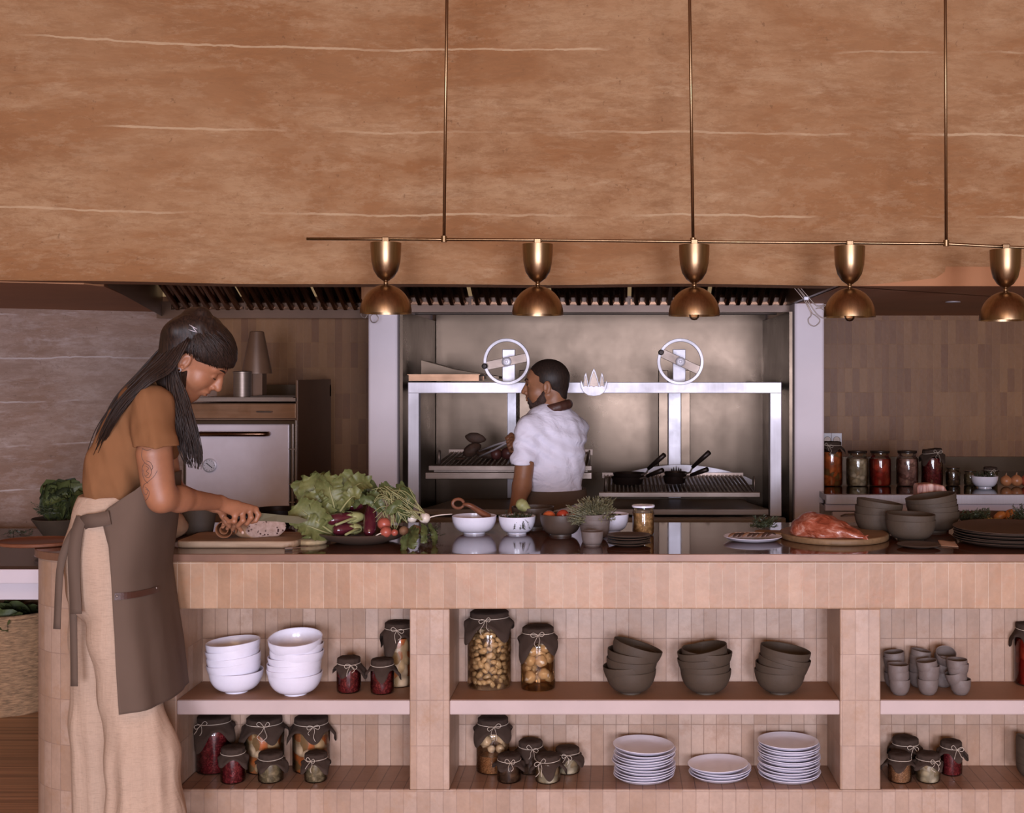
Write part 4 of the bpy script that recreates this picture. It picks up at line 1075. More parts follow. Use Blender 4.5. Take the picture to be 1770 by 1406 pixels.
# short hair
s = SDF((-.50, 5.55, 1.36), (-.20, 5.95, 1.62), .0025)
s.ell(Tm(-.005, 0, .047), .0985*1.03, .0765*1.03, .0885*1.03, Mm, .01); s.cone(Tm(-.045, 0, .0), Tm(-.045, 0, -.035), .050, .046, .02)
X, Y, Z = np.meshgrid(*[s.lo[i]+s.h*np.arange(s.n[i], dtype=np.float32) for i in range(3)], indexing='ij')
q = [X-Om.x, Y-Om.y, Z-Om.z]; fx = q[0]*Fm.x+q[1]*Fm.y+q[2]*Fm.z; uz = q[0]*Um.x+q[1]*Um.y+q[2]*Um.z
lim = np.where(fx > .028, .055+.45*np.clip(fx-.028, 0, .1), np.where(fx > -.022, .018+.6*np.abs(fx-.004), -.055))
s.g = np.maximum(s.g, (lim-uz)*.8)
s.ell(Tm(-.010, 0, .0), .022, .12, .028, Mm, .004, True)
s.build('short_hair', MT['hair_m'], mn, 1)
# beard
s = SDF((-.52, 5.55, 1.28), (-.24, 5.95, 1.50), .0022)
k_ = 1.03
s.ball(Tm(.070, 0, -.082), .0215*k_, .02)
for y in (-1, 1):
    s.cone(Tm(.004, .052*y, -.022), Tm(.018, .046*y, -.052), .0145*k_, .020*k_, .01); s.cone(Tm(.018, .046*y, -.052), Tm(.060, .022*y, -.080), .021*k_, .019*k_, .012)
    s.cone(Tm(.099, .003*y, -.0345), Tm(.086, .026*y, -.046), .0066*k_, .0055*k_, .006); s.cone(Tm(.086, .026*y, -.046), Tm(.074, .026*y, -.070), .006*k_, .011*k_, .008)
s.ell(Tm(.088, 0, -.066), .010, .018, .009, Mm, .008)
s.disp(wnoise(.0009, 400, 380, 420))
s.build('beard', MT['beard'], mn)
for y in (-1, 1): MB().tube(spline([Tm(.104, .010*y, .036), Tm(.101, .024*y, .043), Tm(.090, .040*y, .044), Tm(.080, .050*y, .038)], 4), .0028, 6).build('eyebrow', MT['hair_m'], mn, world=True)
for y in (-1, 1): MB().blob(Tm(.0775, .030*y, .016), .0131, .0129, .0129).build('eye', MT['eyew'], mn, world=True, smooth=True)
for y in (-1, 1):
    k = MB(); k.blob(Tm(.0905, .0300*y, .016), .004, .0045, .0052, Matrix(Mm)); k.tube(spline([Tm(.0905, .016*y, .017), Tm(.0935, .028*y, .0215), Tm(.084, .043*y, .017)], 4), .0014, 5); k.build('iris', MT['hair_m'], mn, world=True, smooth=True)
# t-shirt
s = SDF((-.60, 5.40, .90), (.04, 6.16, 1.42), .0035)
s.loft([(Cm(959, 838), .110, .142), (Cm(956, 810), .125, .160), (Cm(952, 770), .130, .182), (Cm(953, 742), .112, .186), (Cm(956, 728), .080, .135), (Cm(957, 720), .066, .080)], MBD, .03)
tor = s; s = SDF((-.60, 5.40, .90), (.04, 6.16, 1.42), .0035)
s.cone(lsh+V(0, 0, .004), P(905, 792, 5.59), .064, .056, .03); s.cone(P(905, 792, 5.59), P(904, 806, 5.587), .056, .058, .01)
tor.cone(rsh, rsh.lerp(rel, .7), .062, .056, .03)
hem(s, P(904, 803, 5.59), (.06, 0, 1), .12, 9)
s.cone(P(905, 796, 5.59), P(903, 820, 5.585), .049, .052, .003, True)
sl_ = s
for s in (sl_, tor): s.disp(wnoise(.0022, 48, 40, 30, 1)).disp(lambda X, Y, Z: .0045*np.exp(-((Z-1.18)/.10)**2)*np.sin((Z*1.0+X*.55)*95+1.5*np.sin(X*18))+.005*np.exp(-((Z-1.17)/.02)**2))
tor.halfcut(Cm(955, 850), (.08, 0, 1)); s = sl_; smin(s, tor, .03)
s.build('t_shirt', MT['shirt_m'], mn, 2)
# neckerchief
s = SDF((-.46, 5.58, 1.28), (-.2, 5.95, 1.42), .003)
nc = P(959, 699, 5.75)
for i in range(16):
    a_ = 2*math.pi*i/16; b_ = 2*math.pi*(i+1)/16
    g_ = lambda q: nc+V(.066*math.cos(q), .066*math.sin(q), .018*math.cos(q)-.012)
    s.cone(g_(a_), g_(b_), .012, .012, .02); s.cone(g_(a_)+V(0, 0, -.012), g_(b_)+V(0, 0, -.012), .011, .011, .02)
s.build('neckerchief', MT['leather'], mn, 1)
# trousers and apron
s = SDF((-.56, 5.5, .04), (.04, 6.0, .98), .005)
s.loft([(Cm(960, 845), .108, .140), (Cm(961, 885), .112, .148), (Cm(962, 930), .108, .150)], MBD, .03)
for dx in (-.085, .085):
    q = Cm(962, 930)+MBD*dx; s.loft([(q, .09, .078), (q+V(0, 0, -.4), .085, .08), (V(q.x, q.y, .08), .075, .075)], MBD, .03)
s.halfcut(V(0, 0, .09), (0, 0, 1))
s.build('trousers', MT['shirt_m'], mn, 1)
for dx in (-.09, .09):
    q = Cm(962, 930)+MBD*dx+FD*.05; m = Matrix.Translation(V(q.x, q.y, .045)) @ Matrix.Rotation(math.atan2(FD.y, FD.x), 4, 'Z')
    MB().blob((0, 0, 0), .14, .05, .045).v
    k = MB(); b_ = MB().blob((0, 0, 0), .14, .05, .045, None, 20, 12); k.add([m @ Vector(p) for p in b_.v], b_.f); k.build('shoe', MT['leather'], mn, world=True, smooth=True)
def mring(z0f, z1f, t0, t1, off, name, n=50, m_=None):
    def f(u, v):
        t_ = t0+(t1-t0)*u; z = z0f(u)+(z1f(u)-z0f(u))*v
        py = PY0+(CZ-z)*F/5.75; a_ = interp([845, 885, 930, 1100], [.116, .128, .130, .13], py)+off; b_ = interp([845, 885, 930, 1100], [.148, .165, .168, .17], py)+off
        c = Cm(961, 885); return V(c.x, c.y, 0)+FD*(a_*math.cos(t_))+MBD*(b_*math.sin(t_))+V(0, 0, z)
    return MB().grid(f, n, 10).build(name, m_ or MT['apron'], mn, world=True, smooth=True, solid=.003)
zA = CZ-(846-PY0)*5.75/F; zB = CZ-(868-PY0)*5.75/F
mring(lambda u: .42, lambda u: zA, -1.9, 2.25, .004, 'apron')
mring(lambda u: zB, lambda u: zA, -math.pi, math.pi, .007, 'apron_waist_band')
mring(lambda u: zB-.035+.06*u, lambda u: zB-.008+.05*u, 2.1, math.pi+.9, .009, 'apron_tie')
# ---------------------------------------------------------------- crockery, jars and food
MT['white'] = mat('white_glaze', srgb(232, 228, 240), .22, var=.03, scale=20, bump=.12, bscale=40, coat=.3)
MT['greyclay'] = mat('dark_stoneware', srgb(74, 60, 47), .7, var=.12, scale=12, bump=.2, bscale=90)
MT['claycup'] = mat('grey_stoneware_cup', srgb(112, 98, 92), .6, var=.1, scale=20, bump=.2, bscale=120)
MT['blackcloth'] = cloth_mat('dark_brown_cloth', srgb(64, 50, 42), .1, wr=.4, wscale=30, dist=.004)
MT['twine'] = mat('pale_twine', srgb(205, 188, 170), .8, var=.08)
MT['lid'] = mat('dark_metal_lid', srgb(48, 36, 30), .35, .4)
MT['wood'] = None
def wood_mat(name, c1, c2, stretch=(1, 9, 9), rough=.6):
    t = NT(name); v = t.coord(stretch)
    f = t.noise(v, 4, 5, .6, .8)
    t.set(Base_Color=t.ramp(f, [(.3, c1), (.7, c2)]), Roughness=rough, Normal=t.bump(f, .15, .002)); return t.m
MT['wood'] = wood_mat('pale_worn_wood', srgb(150, 120, 94), srgb(182, 152, 122))
MT['wood2'] = wood_mat('olive_brown_wood', srgb(112, 84, 56), srgb(146, 114, 80))
MT['wood3'] = wood_mat('reddish_wood', srgb(104, 62, 42), srgb(134, 84, 60), rough=.4)
def bowl_prof(R_, H, th=.004, foot=.42):
    rf = R_*foot; ft = H*.09
    out = [(0, .001), (rf-.004, .001), (rf-.003, 0), (rf, 0), (rf*1.0, ft)]
    for i in range(1, 9):
        t_ = i/8; out.append((rf+(R_-rf)*math.sin(t_*math.pi/2)**.82, ft+(H-ft)*(1-math.cos(t_*math.pi/2))**.9))
    inn = [(max(0, r-th*1.1), z+th*.25) for r, z in out[5:]][::-1]
    inn = [(R_-th, H-.001)]+inn[1:]+[(rf*.7, ft+th), (0, ft+th)]
    return out+[(R_-th*.5, H+.0008)]+inn
def bowl(R_, H, seed=0, th=.004, foot=.42, wob=.03, n=44):
    return MB().lathe(bowl_prof(R_, H, th, foot), n, None, wob, seed)
ORD = ['lowest', 'second from the bottom', 'third from the bottom', 'fourth from the bottom', 'fifth from the bottom', 'sixth from the bottom', 'seventh from the bottom']
def ordl(i, n): return 'topmost' if i == n-1 else ('lowest' if i == 0 else ['', 'second lowest', 'third lowest', 'fourth lowest', 'fifth lowest', 'sixth lowest', 'seventh lowest', 'eighth lowest', 'ninth lowest', 'tenth lowest', 'eleventh lowest', 'twelfth lowest', 'thirteenth lowest'][i])
proto = {}
def stack(kind, mk, mt, name, cat, base, levels, label, group, smooth=True):
    # levels: list of (dz from base, tilt angle, tilt azimuth, dx)
    for i, (dz, ti, az, dx) in enumerate(levels):
        key = (kind, i % 3)
        if key not in proto:
            proto[key] = mk(i % 3).build(name, mt, None, keep=True, smooth='auto'); o = proto[key]
        else: o = proto[key].copy(); link(o)
        ax = V(-math.sin(az), math.cos(az), 0)
        q = Matrix.Rotation(ti, 4, ax)
        o.matrix_world = Matrix.Translation(V(base[0]+dx, base[1], base[2]+dz)) @ q @ Matrix.Rotation(i*1.1, 4, 'Z')
        o.location = o.matrix_world.translation; o.rotation_euler = (q @ Matrix.Rotation(i*1.1, 4, 'Z')).to_euler()
        tag(o, label.format(ordl(i, len(levels))), cat, group)
def at(px, py, z=.4308):
    Y = Yof(py, z); return V((px-PX0)*Y/F, Y, z)
ZS, ZN = .4308, NB0+.002
# white bowls, left: five tilted; right: seven
YB = 4.085
wb_ = lambda i: bowl(.0905, .074, i)
b0 = P(409, 0, 4.115); b0.z = ZS
D2 = R(1)
stack('wb', wb_, MT['white'], 'bowl', 'bowl', b0, [(0, 0, 0, 0), (.030, R(7), R(180), -.002), (.052, R(5), R(180), -.004), (.079, R(7.5), R(180), -.006), (.099, R(4), R(180), -.008)][:5],
      'white glazed bowl, {} of the stack at the far left', 'white bowls on the upper left shelf')
b0 = P(511, 0, 4.085); b0.z = ZS
stack('wb', wb_, MT['white'], 'bowl', 'bowl', b0, [(0, 0, 0, 0), (.020, R(4), R(180), -.001), (.037, R(3), R(180), -.001), (.057, R(2), R(150), -.001), (.078, R(3), R(0), 0), (.102, R(3), R(20), 0), (.122, R(-9), R(90), .002)],
      'white glazed bowl, {} of the taller stack nearest the small jars', 'white bowls on the upper left shelf')
gb = lambda i: bowl(.0865, .080, 10+i, th=.004, foot=.40, wob=.02)
for (px, lv, nm) in ((1090, [(0, 0, 0, 0), (.020, R(6), R(180), -.001), (.036, R(-4), R(180), -.001), (.062, R(7), R(0), -.002), (.085, R(17), R(10), .004)], 'closest to the pickle jars'),
                     (1220, [(0, 0, 0, 0), (.020, R(3), R(180), 0), (.046, R(7), R(180), -.002), (.066, R(4), R(0), -.002), (.074, R(11), R(180), .002)], 'between two other dark stacks'),
                     (1348, [(0, 0, 0, 0), (.020, R(4), R(0), -.003), (.034, R(13), R(0), -.004), (.050, R(12), R(0), .004), (.072, R(9), R(0), .008)], 'nearest the right end of the middle niche')):
    b0 = P(px, 0, 4.10); b0.z = ZS
    stack('gb', gb, MT['greyclay'], 'bowl', 'bowl', b0, lv, 'dark stoneware bowl, {} of the stack '+nm, 'dark bowls on the middle shelf')
# plates
def plate_prof(R_, H=.017, th=.0035):
    return [(0, .001), (R_*.55, 0), (R_*.6, .001), (R_*.86, .006), (R_, H), (R_-.001, H+.0015), (R_-.004, H+.001), (R_*.85, .006+th), (R_*.6, th+.001), (0, th+.0005)]
pl = lambda i: MB().lathe(plate_prof(.1045+.0006*i), 56, None, .012, 3*i)
rnd = random.Random(11)
def plates(px, Y, n, label, step=.0090, tilt_top=0, z=ZN, kind='pl', mk=pl, mt=None, grp='white plates in the lower middle niche', tl=None):
    b0 = P(px, 0, Y); b0.z = z; lv = []; zz_ = 0
    for i in range(n):
        ti = R(rnd.uniform(0, 1.6)); lv.append((zz_, ti if i else 0, rnd.uniform(0, 6.28), rnd.uniform(-.005, .005) if i else 0)); zz_ += step+rnd.uniform(0, .0012)
    if tilt_top: lv[-1] = (lv[-1][0]+.004, R(tilt_top), R(0 if px < 1200 else 0), -.002)
    stack(kind, mk, mt or MT['white'], 'plate', 'plate', b0, lv, label, grp)
plates(1113, 4.115, 11, 'white plate, {} of the stack beside the small cloth topped jars', .0088, 2.5)
plates(1243, 4.13, 4, 'white plate, {} of the short stack of four', .0088)
plates(1364, 4.12, 13, 'white plate, {} of the tallest stack by the pier', .0087)
# stoneware cups
cup = lambda i: MB().lathe([(0, .001), (.016, 0), (.021, .002), (.030, .014), (.0345, .030), (.0355, .052), (.0345, .0535), (.0325, .052), (.031, .030), (.026, .016), (0, .008)], 36, None, .03, i)
for (px, Y, lv, nm) in ((1566-11, 4.075, [(0, 0, 0, 0), (.028, R(3), R(180), -.002), (.050, 0, 0, -.006)], 'the front column nearest the pier'),
                        (1604, 4.078, [(0, 0, 0, 0), (.031, R(3), R(0), 0), (.048, R(5), R(0), 0), (.062, R(7), R(180), .001)], 'the front middle column'),
                        (1660, 4.078, [(0, 0, 0, 0), (.026, R(17), R(180), -.003), (.055, R(5), R(0), -.012), (.066, R(0), R(0), -.012)], 'the leaning front right column'),
                        (1546, 4.17, [(0, 0, 0, 0), (.028, R(4), 0, 0), (.056, R(5), R(180), .001), (.070, R(6), R(180), .003)], 'the rear column nearest the pier'),
                        (1588, 4.18, [(0, 0, 0, 0), (.028, R(3), 0, 0), (.056, R(5), 0, 0), (.074, R(9), R(0), 0)], 'the rear middle column'),
                        (1631, 4.18, [(0, 0, 0, 0), (.030, R(4), R(180), 0), (.058, R(4), 0, 0), (.078, R(-30), R(90), .001)], 'the rear right column')):
    b0 = P(px, 0, Y); b0.z = ZS
    stack('cup', cup, MT['claycup'], 'cup', 'cup', b0, lv, 'small grey stoneware cup, {} of '+nm, 'cups on the right shelf')
# ribbed dark bowls at the right edge, lower
gb2 = lambda i: bowl(.060, .05, 30+i, foot=.5)
b0 = P(1786, 0, 4.12); b0.z = ZN
stack('gb2', gb2, MT['greyclay'], 'bowl', 'bowl', b0, [(i*.013, R(3+i*2.4), R(0), -.002*i) for i in range(7)], 'small dark bowl, {} of the leaning stack cut by the right frame edge', 'small dark bowls in the lower right niche')
# ---------------------------------------------------------------- jars
def bit_mat(name, cols, scale=60, rough=.25, bump=.6):
    t = NT(name); v = t.coord()
    vo = t.node('ShaderNodeTexVoronoi'); vo.inputs['Scale'].default_value = scale; vo.inputs['Randomness'].default_value = 1
    n = t.node('ShaderNodeTexNoise'); n.inputs['Scale'].default_value = scale*.4; t.l(v, n.inputs['Vector'])
    t.l(t.mix(.06, v, n.outputs['Color']), vo.inputs['Vector'])
    sep = t.node('ShaderNodeSeparateColor'); t.l(vo.outputs['Color'], sep.inputs[0])
    k_ = len(cols); st = [(i/k_, c) for i, c in enumerate(cols)]
    c = t.ramp(sep.outputs[0], st, 'CONSTANT')
    c = t.mix(t.ramp(vo.outputs['Distance'], [(.25, 0.0), (.6, .55)]), c, sc(cols[0], .3))
    t.set(Base_Color=c, Roughness=rough, Normal=t.bump(vo.outputs['Distance'], -bump, .006)); return t.m
MT['beet'] = bit_mat('shredded_beetroot', [srgb(104, 30, 34), srgb(130, 46, 50), srgb(80, 22, 26)], 130)
MT['redberry'] = bit_mat('dark_red_relish', [srgb(104, 30, 32), srgb(130, 52, 50), srgb(78, 24, 26)], 110)
MT['mixed'] = bit_mat('mixed_pickles', [srgb(190, 160, 120), srgb(180, 96, 44), srgb(120, 88, 52), srgb(205, 180, 150)], 32)
MT['carrot'] = bit_mat('carrot_pickles', [srgb(176, 84, 36), srgb(196, 104, 48), srgb(110, 80, 40)], 34)
MT['green'] = bit_mat('pale_green_relish', [srgb(128, 112, 84), srgb(144, 126, 98), srgb(100, 86, 64)], 70)
MT['grain'] = bit_mat('seed_grain', [srgb(150, 104, 72), srgb(122, 84, 58), srgb(168, 126, 92)], 170)
MT['redpep'] = bit_mat('red_peppers', [srgb(150, 36, 26), srgb(126, 24, 20), srgb(168, 60, 40)], 26)
MT['cauli'] = bit_mat('cauliflower_pieces', [srgb(172, 156, 128), srgb(150, 128, 98), srgb(190, 174, 150)], 40)
MT['brownpick'] = bit_mat('dark_brown_pickles', [srgb(70, 50, 38), srgb(92, 66, 48), srgb(56, 40, 32)], 50)
MT['pinkslice'] = bit_mat('pink_sliced_onion', [srgb(150, 110, 100), srgb(170, 128, 118), srgb(110, 74, 68)], 44)
MT['chickpea'] = bit_mat('chickpeas', [srgb(186, 144, 96), srgb(160, 120, 76), srgb(200, 160, 110)], 95)
MT['garlic'] = mat('garlic_clove', srgb(200, 172, 134), .3, var=.2, scale=30, coat=.4)
MT['onionw'] = mat('pickled_white_onion', srgb(216, 196, 172), .3, var=.15, scale=14, coat=.4)
MT['brine'] = glass_mat('amber_brine', (.88, .74, .56), .25)
MT['brine2'] = glass_mat('pale_brine', (.93, .86, .76), .25)
def jar(name, label, loc, r, h, fill, cover='cloth', seed=0, group=None, lab='jar', bow=True, fillh=.86, skirt=1.0, brine=None, neck=.80, lidm=None, slant=0):
    j = thing(name, label, lab, loc, 0, group); rn = random.Random(seed)
    hn = h*.90; rk = r*neck
    pr = [(0, .002), (r*.85, .0), (r*.97, .004), (r, .012), (r, hn*.80), (r*.97, hn*.86), (rk*1.02, hn*.93), (rk, hn*.95), (rk, h*.985), (rk*.96, h*.985)]
    MB().lathe(pr, 36).build('glass', MT['glass'], j, smooth='auto')
    ri = r*.955
    if fill is not None:
        ft = fillh*hn
        pf = [(0, .004), (ri*.9, .004), (ri, .012), (ri, min(ft, hn*.80)), (min(ri, rk*1.0) if ft > hn*.86 else ri*.97, ft), (0, ft+.001)]
        o = MB().lathe(pf, 36, None, .02, seed).build('preserve', fill, j, smooth='auto'); tag(o, kind='stuff')
    if brine is not None:
        MB().lathe([(0, .0035), (ri*.96, .0035), (ri*1.015, .012), (ri*1.015, hn*.80), (ri*.98, hn*.84)], 32, caps=False).build('brine', brine, j, smooth='auto')
    lt_ = lidm or MT['lid']
    MB().lathe([(0, h*.93), (rk+.003, h*.93), (rk+.0045, h*.945), (rk+.0045, h*.992), (rk+.002, h), (0, h+.0008)], 36).build('lid', lt_, j, smooth='auto')
    if cover in ('cloth', 'cap'):
        # square of cloth gathered under the rim and falling in points
        hem_ = (.34 if cover == 'cloth' else .05)*h*skirt if r > .034 else .32*h*skirt
        hem_ = min(hem_, .075*skirt); n = 72; rot = rn.uniform(0, 1.5)
        prof = [0, .4, .8, 1.0]
        vs = []; fs = []; rings = []
        rows = 14
        for jx in range(rows+1):
            ring = []
            for i in range(n):
                a_ = 2*math.pi*i/n
                corner = abs(math.cos(2*(a_+rot)))**3*(1+.3*math.sin(a_+seed))
                if jx <= 3:
                    rr = (rk+.006)*(0.02, .5, .92, 1.0)[jx]; z = h+.002+(.0022*mnoise.noise(V(math.cos(a_)*2, math.sin(a_)*2, jx+seed)))-(0, 0, .0005, .004)[jx]
                elif jx <= 6:
                    t_ = (jx-3)/3; rr = rk+.006-.0012*t_+.0008*math.sin(a_*13+seed); z = h-.004-.016*t_*min(1, h/.1)
                else:
                    t_ = (jx-6)/(rows-6); L = hem_*(.30+.85*corner)
                    fl_ = .002+.012*corner+.002*math.sin(a_*7+seed); rr = rk+.004+min(1, t_*1.6)*fl_+max(0, (r-rk)*1.1*min(1, t_*1.5))+.0022*math.sin(a_*11+seed)*t_
                    z = h-.020*min(1, h/.1)-L*t_
                ring.append(V(rr*math.cos(a_), rr*math.sin(a_), max(z, .004)+slant*rr*math.cos(a_)*(1 if jx < 7 else .4)))
            vs += ring
        for jx in range(rows):
            for i in range(n): fs.append((jx*n+i, jx*n+(i+1) % n, (jx+1)*n+(i+1) % n, (jx+1)*n+i))
        fs.append(tuple(range(n)))
        MB().add(vs, fs).build('cloth_cover', MT['blackcloth'], j, smooth=True)
        zt = h-.017*min(1, h/.1); rt = rk+.0072
        k = MB(); k.tube([V(rt*math.cos(q), rt*math.sin(q), zt+.001*math.sin(q*2+seed)+slant*rt*math.cos(q)) for q in np.linspace(0, 2*math.pi, 41)[:-1]], .0011, 5, closed=True)
        if bow:
            a0 = -math.pi/2+rn.uniform(-.6, .6); c = V(rt*1.02*math.cos(a0), rt*1.02*math.sin(a0)-.003, zt); S_ = min(1, .55+h*3)
            off = V(0, -.014, 0)
            for sgn in (-1, 1):
                ln = rn.uniform(.016, .026)*S_; up = rn.uniform(-.006, .014)*S_
                k.tube(spline([c, c+V(sgn*ln*.6, -.006, up+.006), c+V(sgn*ln, -.008, up), c+V(sgn*ln*.7, -.008, up-.008), c+V(0, -.002, 0)], 5), .0009, 5)
                dn = rn.uniform(.022, .05)*S_
                k.tube(spline([c, c+V(sgn*.006, -.010, -.3*dn), c+V(sgn*rn.uniform(.002, .018), -.012-max(0, r-rk), -.65*dn), c+V(sgn*rn.uniform(0, .016), -.013-max(0, r-rk), -dn)], 5), .0009, 5)
        k.build('twine', MT['twine'], j, smooth=True)
    return j
def jarat(px, pyb, pytop, wpx, z, **kw):
    # centre Y from the front of the base
    Y = Yof(pyb, z); s_ = F/Y; r = wpx/2/s_; Y += r; s_ = F/Y; r = wpx/2/s_
    h = (CZ-(pytop-PY0)*Y/F)-z
    kw.setdefault('loc', ((px-PX0)*Y/F, Y, z))
    return jar(r=r, h=h, **kw)
def J(px, pyb, pytop, w, z, label, fill, **kw): return jarat(px, pyb, pytop, w, z, name='preserve_jar', label=label, fill=fill, **kw)
# left niche
J(603, 1201, 1137, 42, ZS, 'small cloth topped jar of dark red relish with a bow, beside the white bowls', MT['redberry'], seed=1)
J(661, 1203, 1140, 41, ZS, 'small jar of dark red relish without a bow, in front of a taller jar', MT['redberry'], seed=2, bow=False)
J(690, 1191, 1076, 54, ZS, 'taller half hidden jar with cloth cover at the right end of the upper left shelf', MT['mixed'], seed=3)
J(370, 1342, 1238, 62, ZN, 'large jar of shredded beetroot with cloth cover, far left of the bottom niche', MT['beet'], seed=4)
J(457, 1342, 1240, 68, ZN, 'large jar of mixed white and orange pickles between the beetroot jar and another large jar', MT['mixed'], seed=5)
J(538, 1341, 1240, 64, ZN, 'large jar with white and orange pickles at the right of the left bottom niche', MT['mixed'], seed=6)
J(403, 1358, 1292, 43, ZN, 'small jar of shredded beetroot standing in front of the large beetroot jar', MT['beet'], seed=7, bow=False)
J(468, 1357, 1301, 44, ZN, 'small jar of pale green relish with a tied cloth cap and no bow', MT['green'], seed=8, bow=False)
J(546, 1356, 1302, 40, ZN, 'small jar of pale relish with a large twine bow, front right of the left niche', MT['green'], seed=9)
# middle niche
bigj = J(846, 1196, 1057, 76, ZS, 'biggest jar, full of peeled garlic cloves in amber brine, left on the middle shelf', None, seed=10, brine=MT['brine2'], skirt=.8)
onj = J(930, 1198, 1084, 60, ZS, 'jar of round white onions in amber brine beside the garlic jar', None, seed=11, brine=MT['brine'])
eggj = J(852, 1342, 1241, 58, ZN, 'tall jar of white turnip pieces and dark spices in the lower middle niche', None, seed=12, brine=MT['brine2'])
J(880, 1357, 1305, 42, ZN, 'small dark jar with a looped bow standing in front of the turnip jar', MT['brownpick'], seed=13)
J(917, 1342, 1281, 44, ZN, 'small dark jar with cloth cap, behind two other small jars', MT['brownpick'], seed=14)
J(947, 1358, 1305, 44, ZN, 'small squat jar with cloth down to its base and a hanging bow', MT['cauli'], seed=15, skirt=1.3)
J(981, 1342, 1293, 44, ZN, 'small jar with a wide flaring cloth, rightmost of the small jars beside the plates', MT['cauli'], seed=16, skirt=1.2)
# right niche
J(1565, 1342, 1276, 48, ZN, 'cloth topped dark jar behind two others in the lower right niche', MT['brownpick'], seed=17)
J(1555, 1357, 1303, 41, ZN, 'small jar of brown grain with cloth cap, front left in the right niche', MT['grain'], seed=18, bow=False)
J(1604, 1357, 1303, 42, ZN, 'small jar of pale cauliflower pieces with a twine bow in the right niche', MT['cauli'], seed=19)
J(1644, 1344, 1282, 38, ZN, 'small jar of red relish with cloth cap, on the right of the trio', MT['beet'], seed=20)
J(1782, 1190, 1078, 56, ZS, 'tall jar of red peppers with cloth cap cut by the right frame edge', MT['redpep'], seed=21, bow=False)
# garlic cloves, onions and turnips in their jars
def pack(jobj, r, z0, z1, size, n, mt, name, label, group, seed, k=(1, .72, .62), sizev=.25, cat=None):
    rn = random.Random(seed); pts = []; tries = 0
    while len(pts) < n and tries < 9000:
        tries += 1; s_ = size*(1+rn.uniform(-sizev, sizev)); rr = (r-s_*.85)*(1 if rn.random() < .85 else math.sqrt(rn.random())); a_ = rn.uniform(math.pi, 2*math.pi) if rn.random() < .72 else rn.uniform(0, math.pi)
        p = V(rr*math.cos(a_), rr*math.sin(a_), rn.uniform(z0+s_*.7, z1-s_*.7))
        if all((p-q).length > (s_+t_)*.66 for q, t_ in pts): pts.append((p, s_))
    base_ = [MB().blob((0, 0, 0), k[0], k[1], k[2], None, 14, 9, .25, i*3.3).build(name, mt, None, keep=True, smooth=True) for i in range(3)]
    for i, (p, s_) in enumerate(pts):
        o = base_[i] if i < 3 else link(base_[i % 3].copy())
        o.location = jobj.location+p; o.scale = (s_, s_, s_); o.rotation_euler = (rn.uniform(-.6, .6), rn.uniform(-1.2, 1.2), math.atan2(p.y, p.x)+math.pi/2+rn.uniform(-.4, .4))
        tag(o, label, cat, group)
def jr(j):
    g_ = [c for c in j.children if c.name.startswith('glass')][0]; xs = [v.co.x for v in g_.data.vertices]; zs_ = [v.co.z for v in g_.data.vertices]; return max(xs), max(zs_)
r_, h_ = jr(bigj); pack(bigj, r_*.94, .004, h_*.80, .0135, 120, MT['garlic'], 'garlic_clove', 'peeled garlic clove in the biggest jar on the middle shelf', 'garlic cloves in the biggest jar', 1, cat='garlic')
r_, h_ = jr(onj); pack(onj, r_*.94, h_*.12, h_*.78, .0205, 16, MT['onionw'], 'pickled_onion', 'round peeled onion in the amber jar on the middle shelf', 'onions in the amber jar', 2, (1, .95, .92), .12, cat='onion')
r_, h_ = jr(eggj); pack(eggj, r_*.93, h_*.34, h_*.86, .0205, 9, MT['turnipw'] if 'turnipw' in MT else MT['onionw'], 'turnip_piece', 'pale turnip piece in the spiced jar in the lower middle niche', 'turnip pieces in the spiced jar', 5, (1, .85, .75), .25, cat='turnip')
o = MB().lathe([(0, .005), (r_*.9, .005), (r_*.93, .012), (r_*.93, h_*.34), (0, h_*.35)], 30, None, .02).build('spice', MT['grain'], eggj, smooth='auto'); tag(o, kind='stuff')
# jars on the black worktop
def JR(px, w, pyt, label, fill, **kw):
    zt = ZR; Y = Yof(kw.pop('pyb', 840), zt); s_ = F/Y; r = w/2/s_; h = (CZ-(pyt-PY0)*Y/F)-zt
    kw.setdefault('loc', ((px-PX0)*Y/F, Y, zt)); return jar(name='preserve_jar', label=label, r=r, h=h, fill=fill, **kw)
JR(1437, 38, 764, 'tall jar of orange carrot pickles beside the right pillar', MT['carrot'], seed=31, skirt=.6)
JR(1482, 38, 779, 'jar with white cauliflower over orange layers on the black worktop', MT['cauli'], cover=None, seed=32)
JR(1521, 38, 779, 'jar of bright red peppers on the black worktop', MT['redpep'], cover=None, seed=33)
JR(1568, 38, 779, 'jar of pinkish sliced onions on the black worktop', MT['pinkslice'], cover=None, seed=34)
JR(1611, 37, 777, 'jar of dark red beetroot under a crumpled dark cloth on the black worktop', MT['beet'], seed=35, skirt=.7, slant=.12)
JR(1647, 25, 808, 'small dark empty looking jar on the black worktop', MT['brownpick'], cover=None, seed=36)
JR(1677, 22, 814, 'small greyish jar partly behind the white bowl of herbs', MT['green'], cover=None, seed=37, pyb=839)
JR(1712, 24, 808, 'small dark jar behind the white bowl of herbs', MT['brownpick'], cover='cap', seed=38, pyb=836)
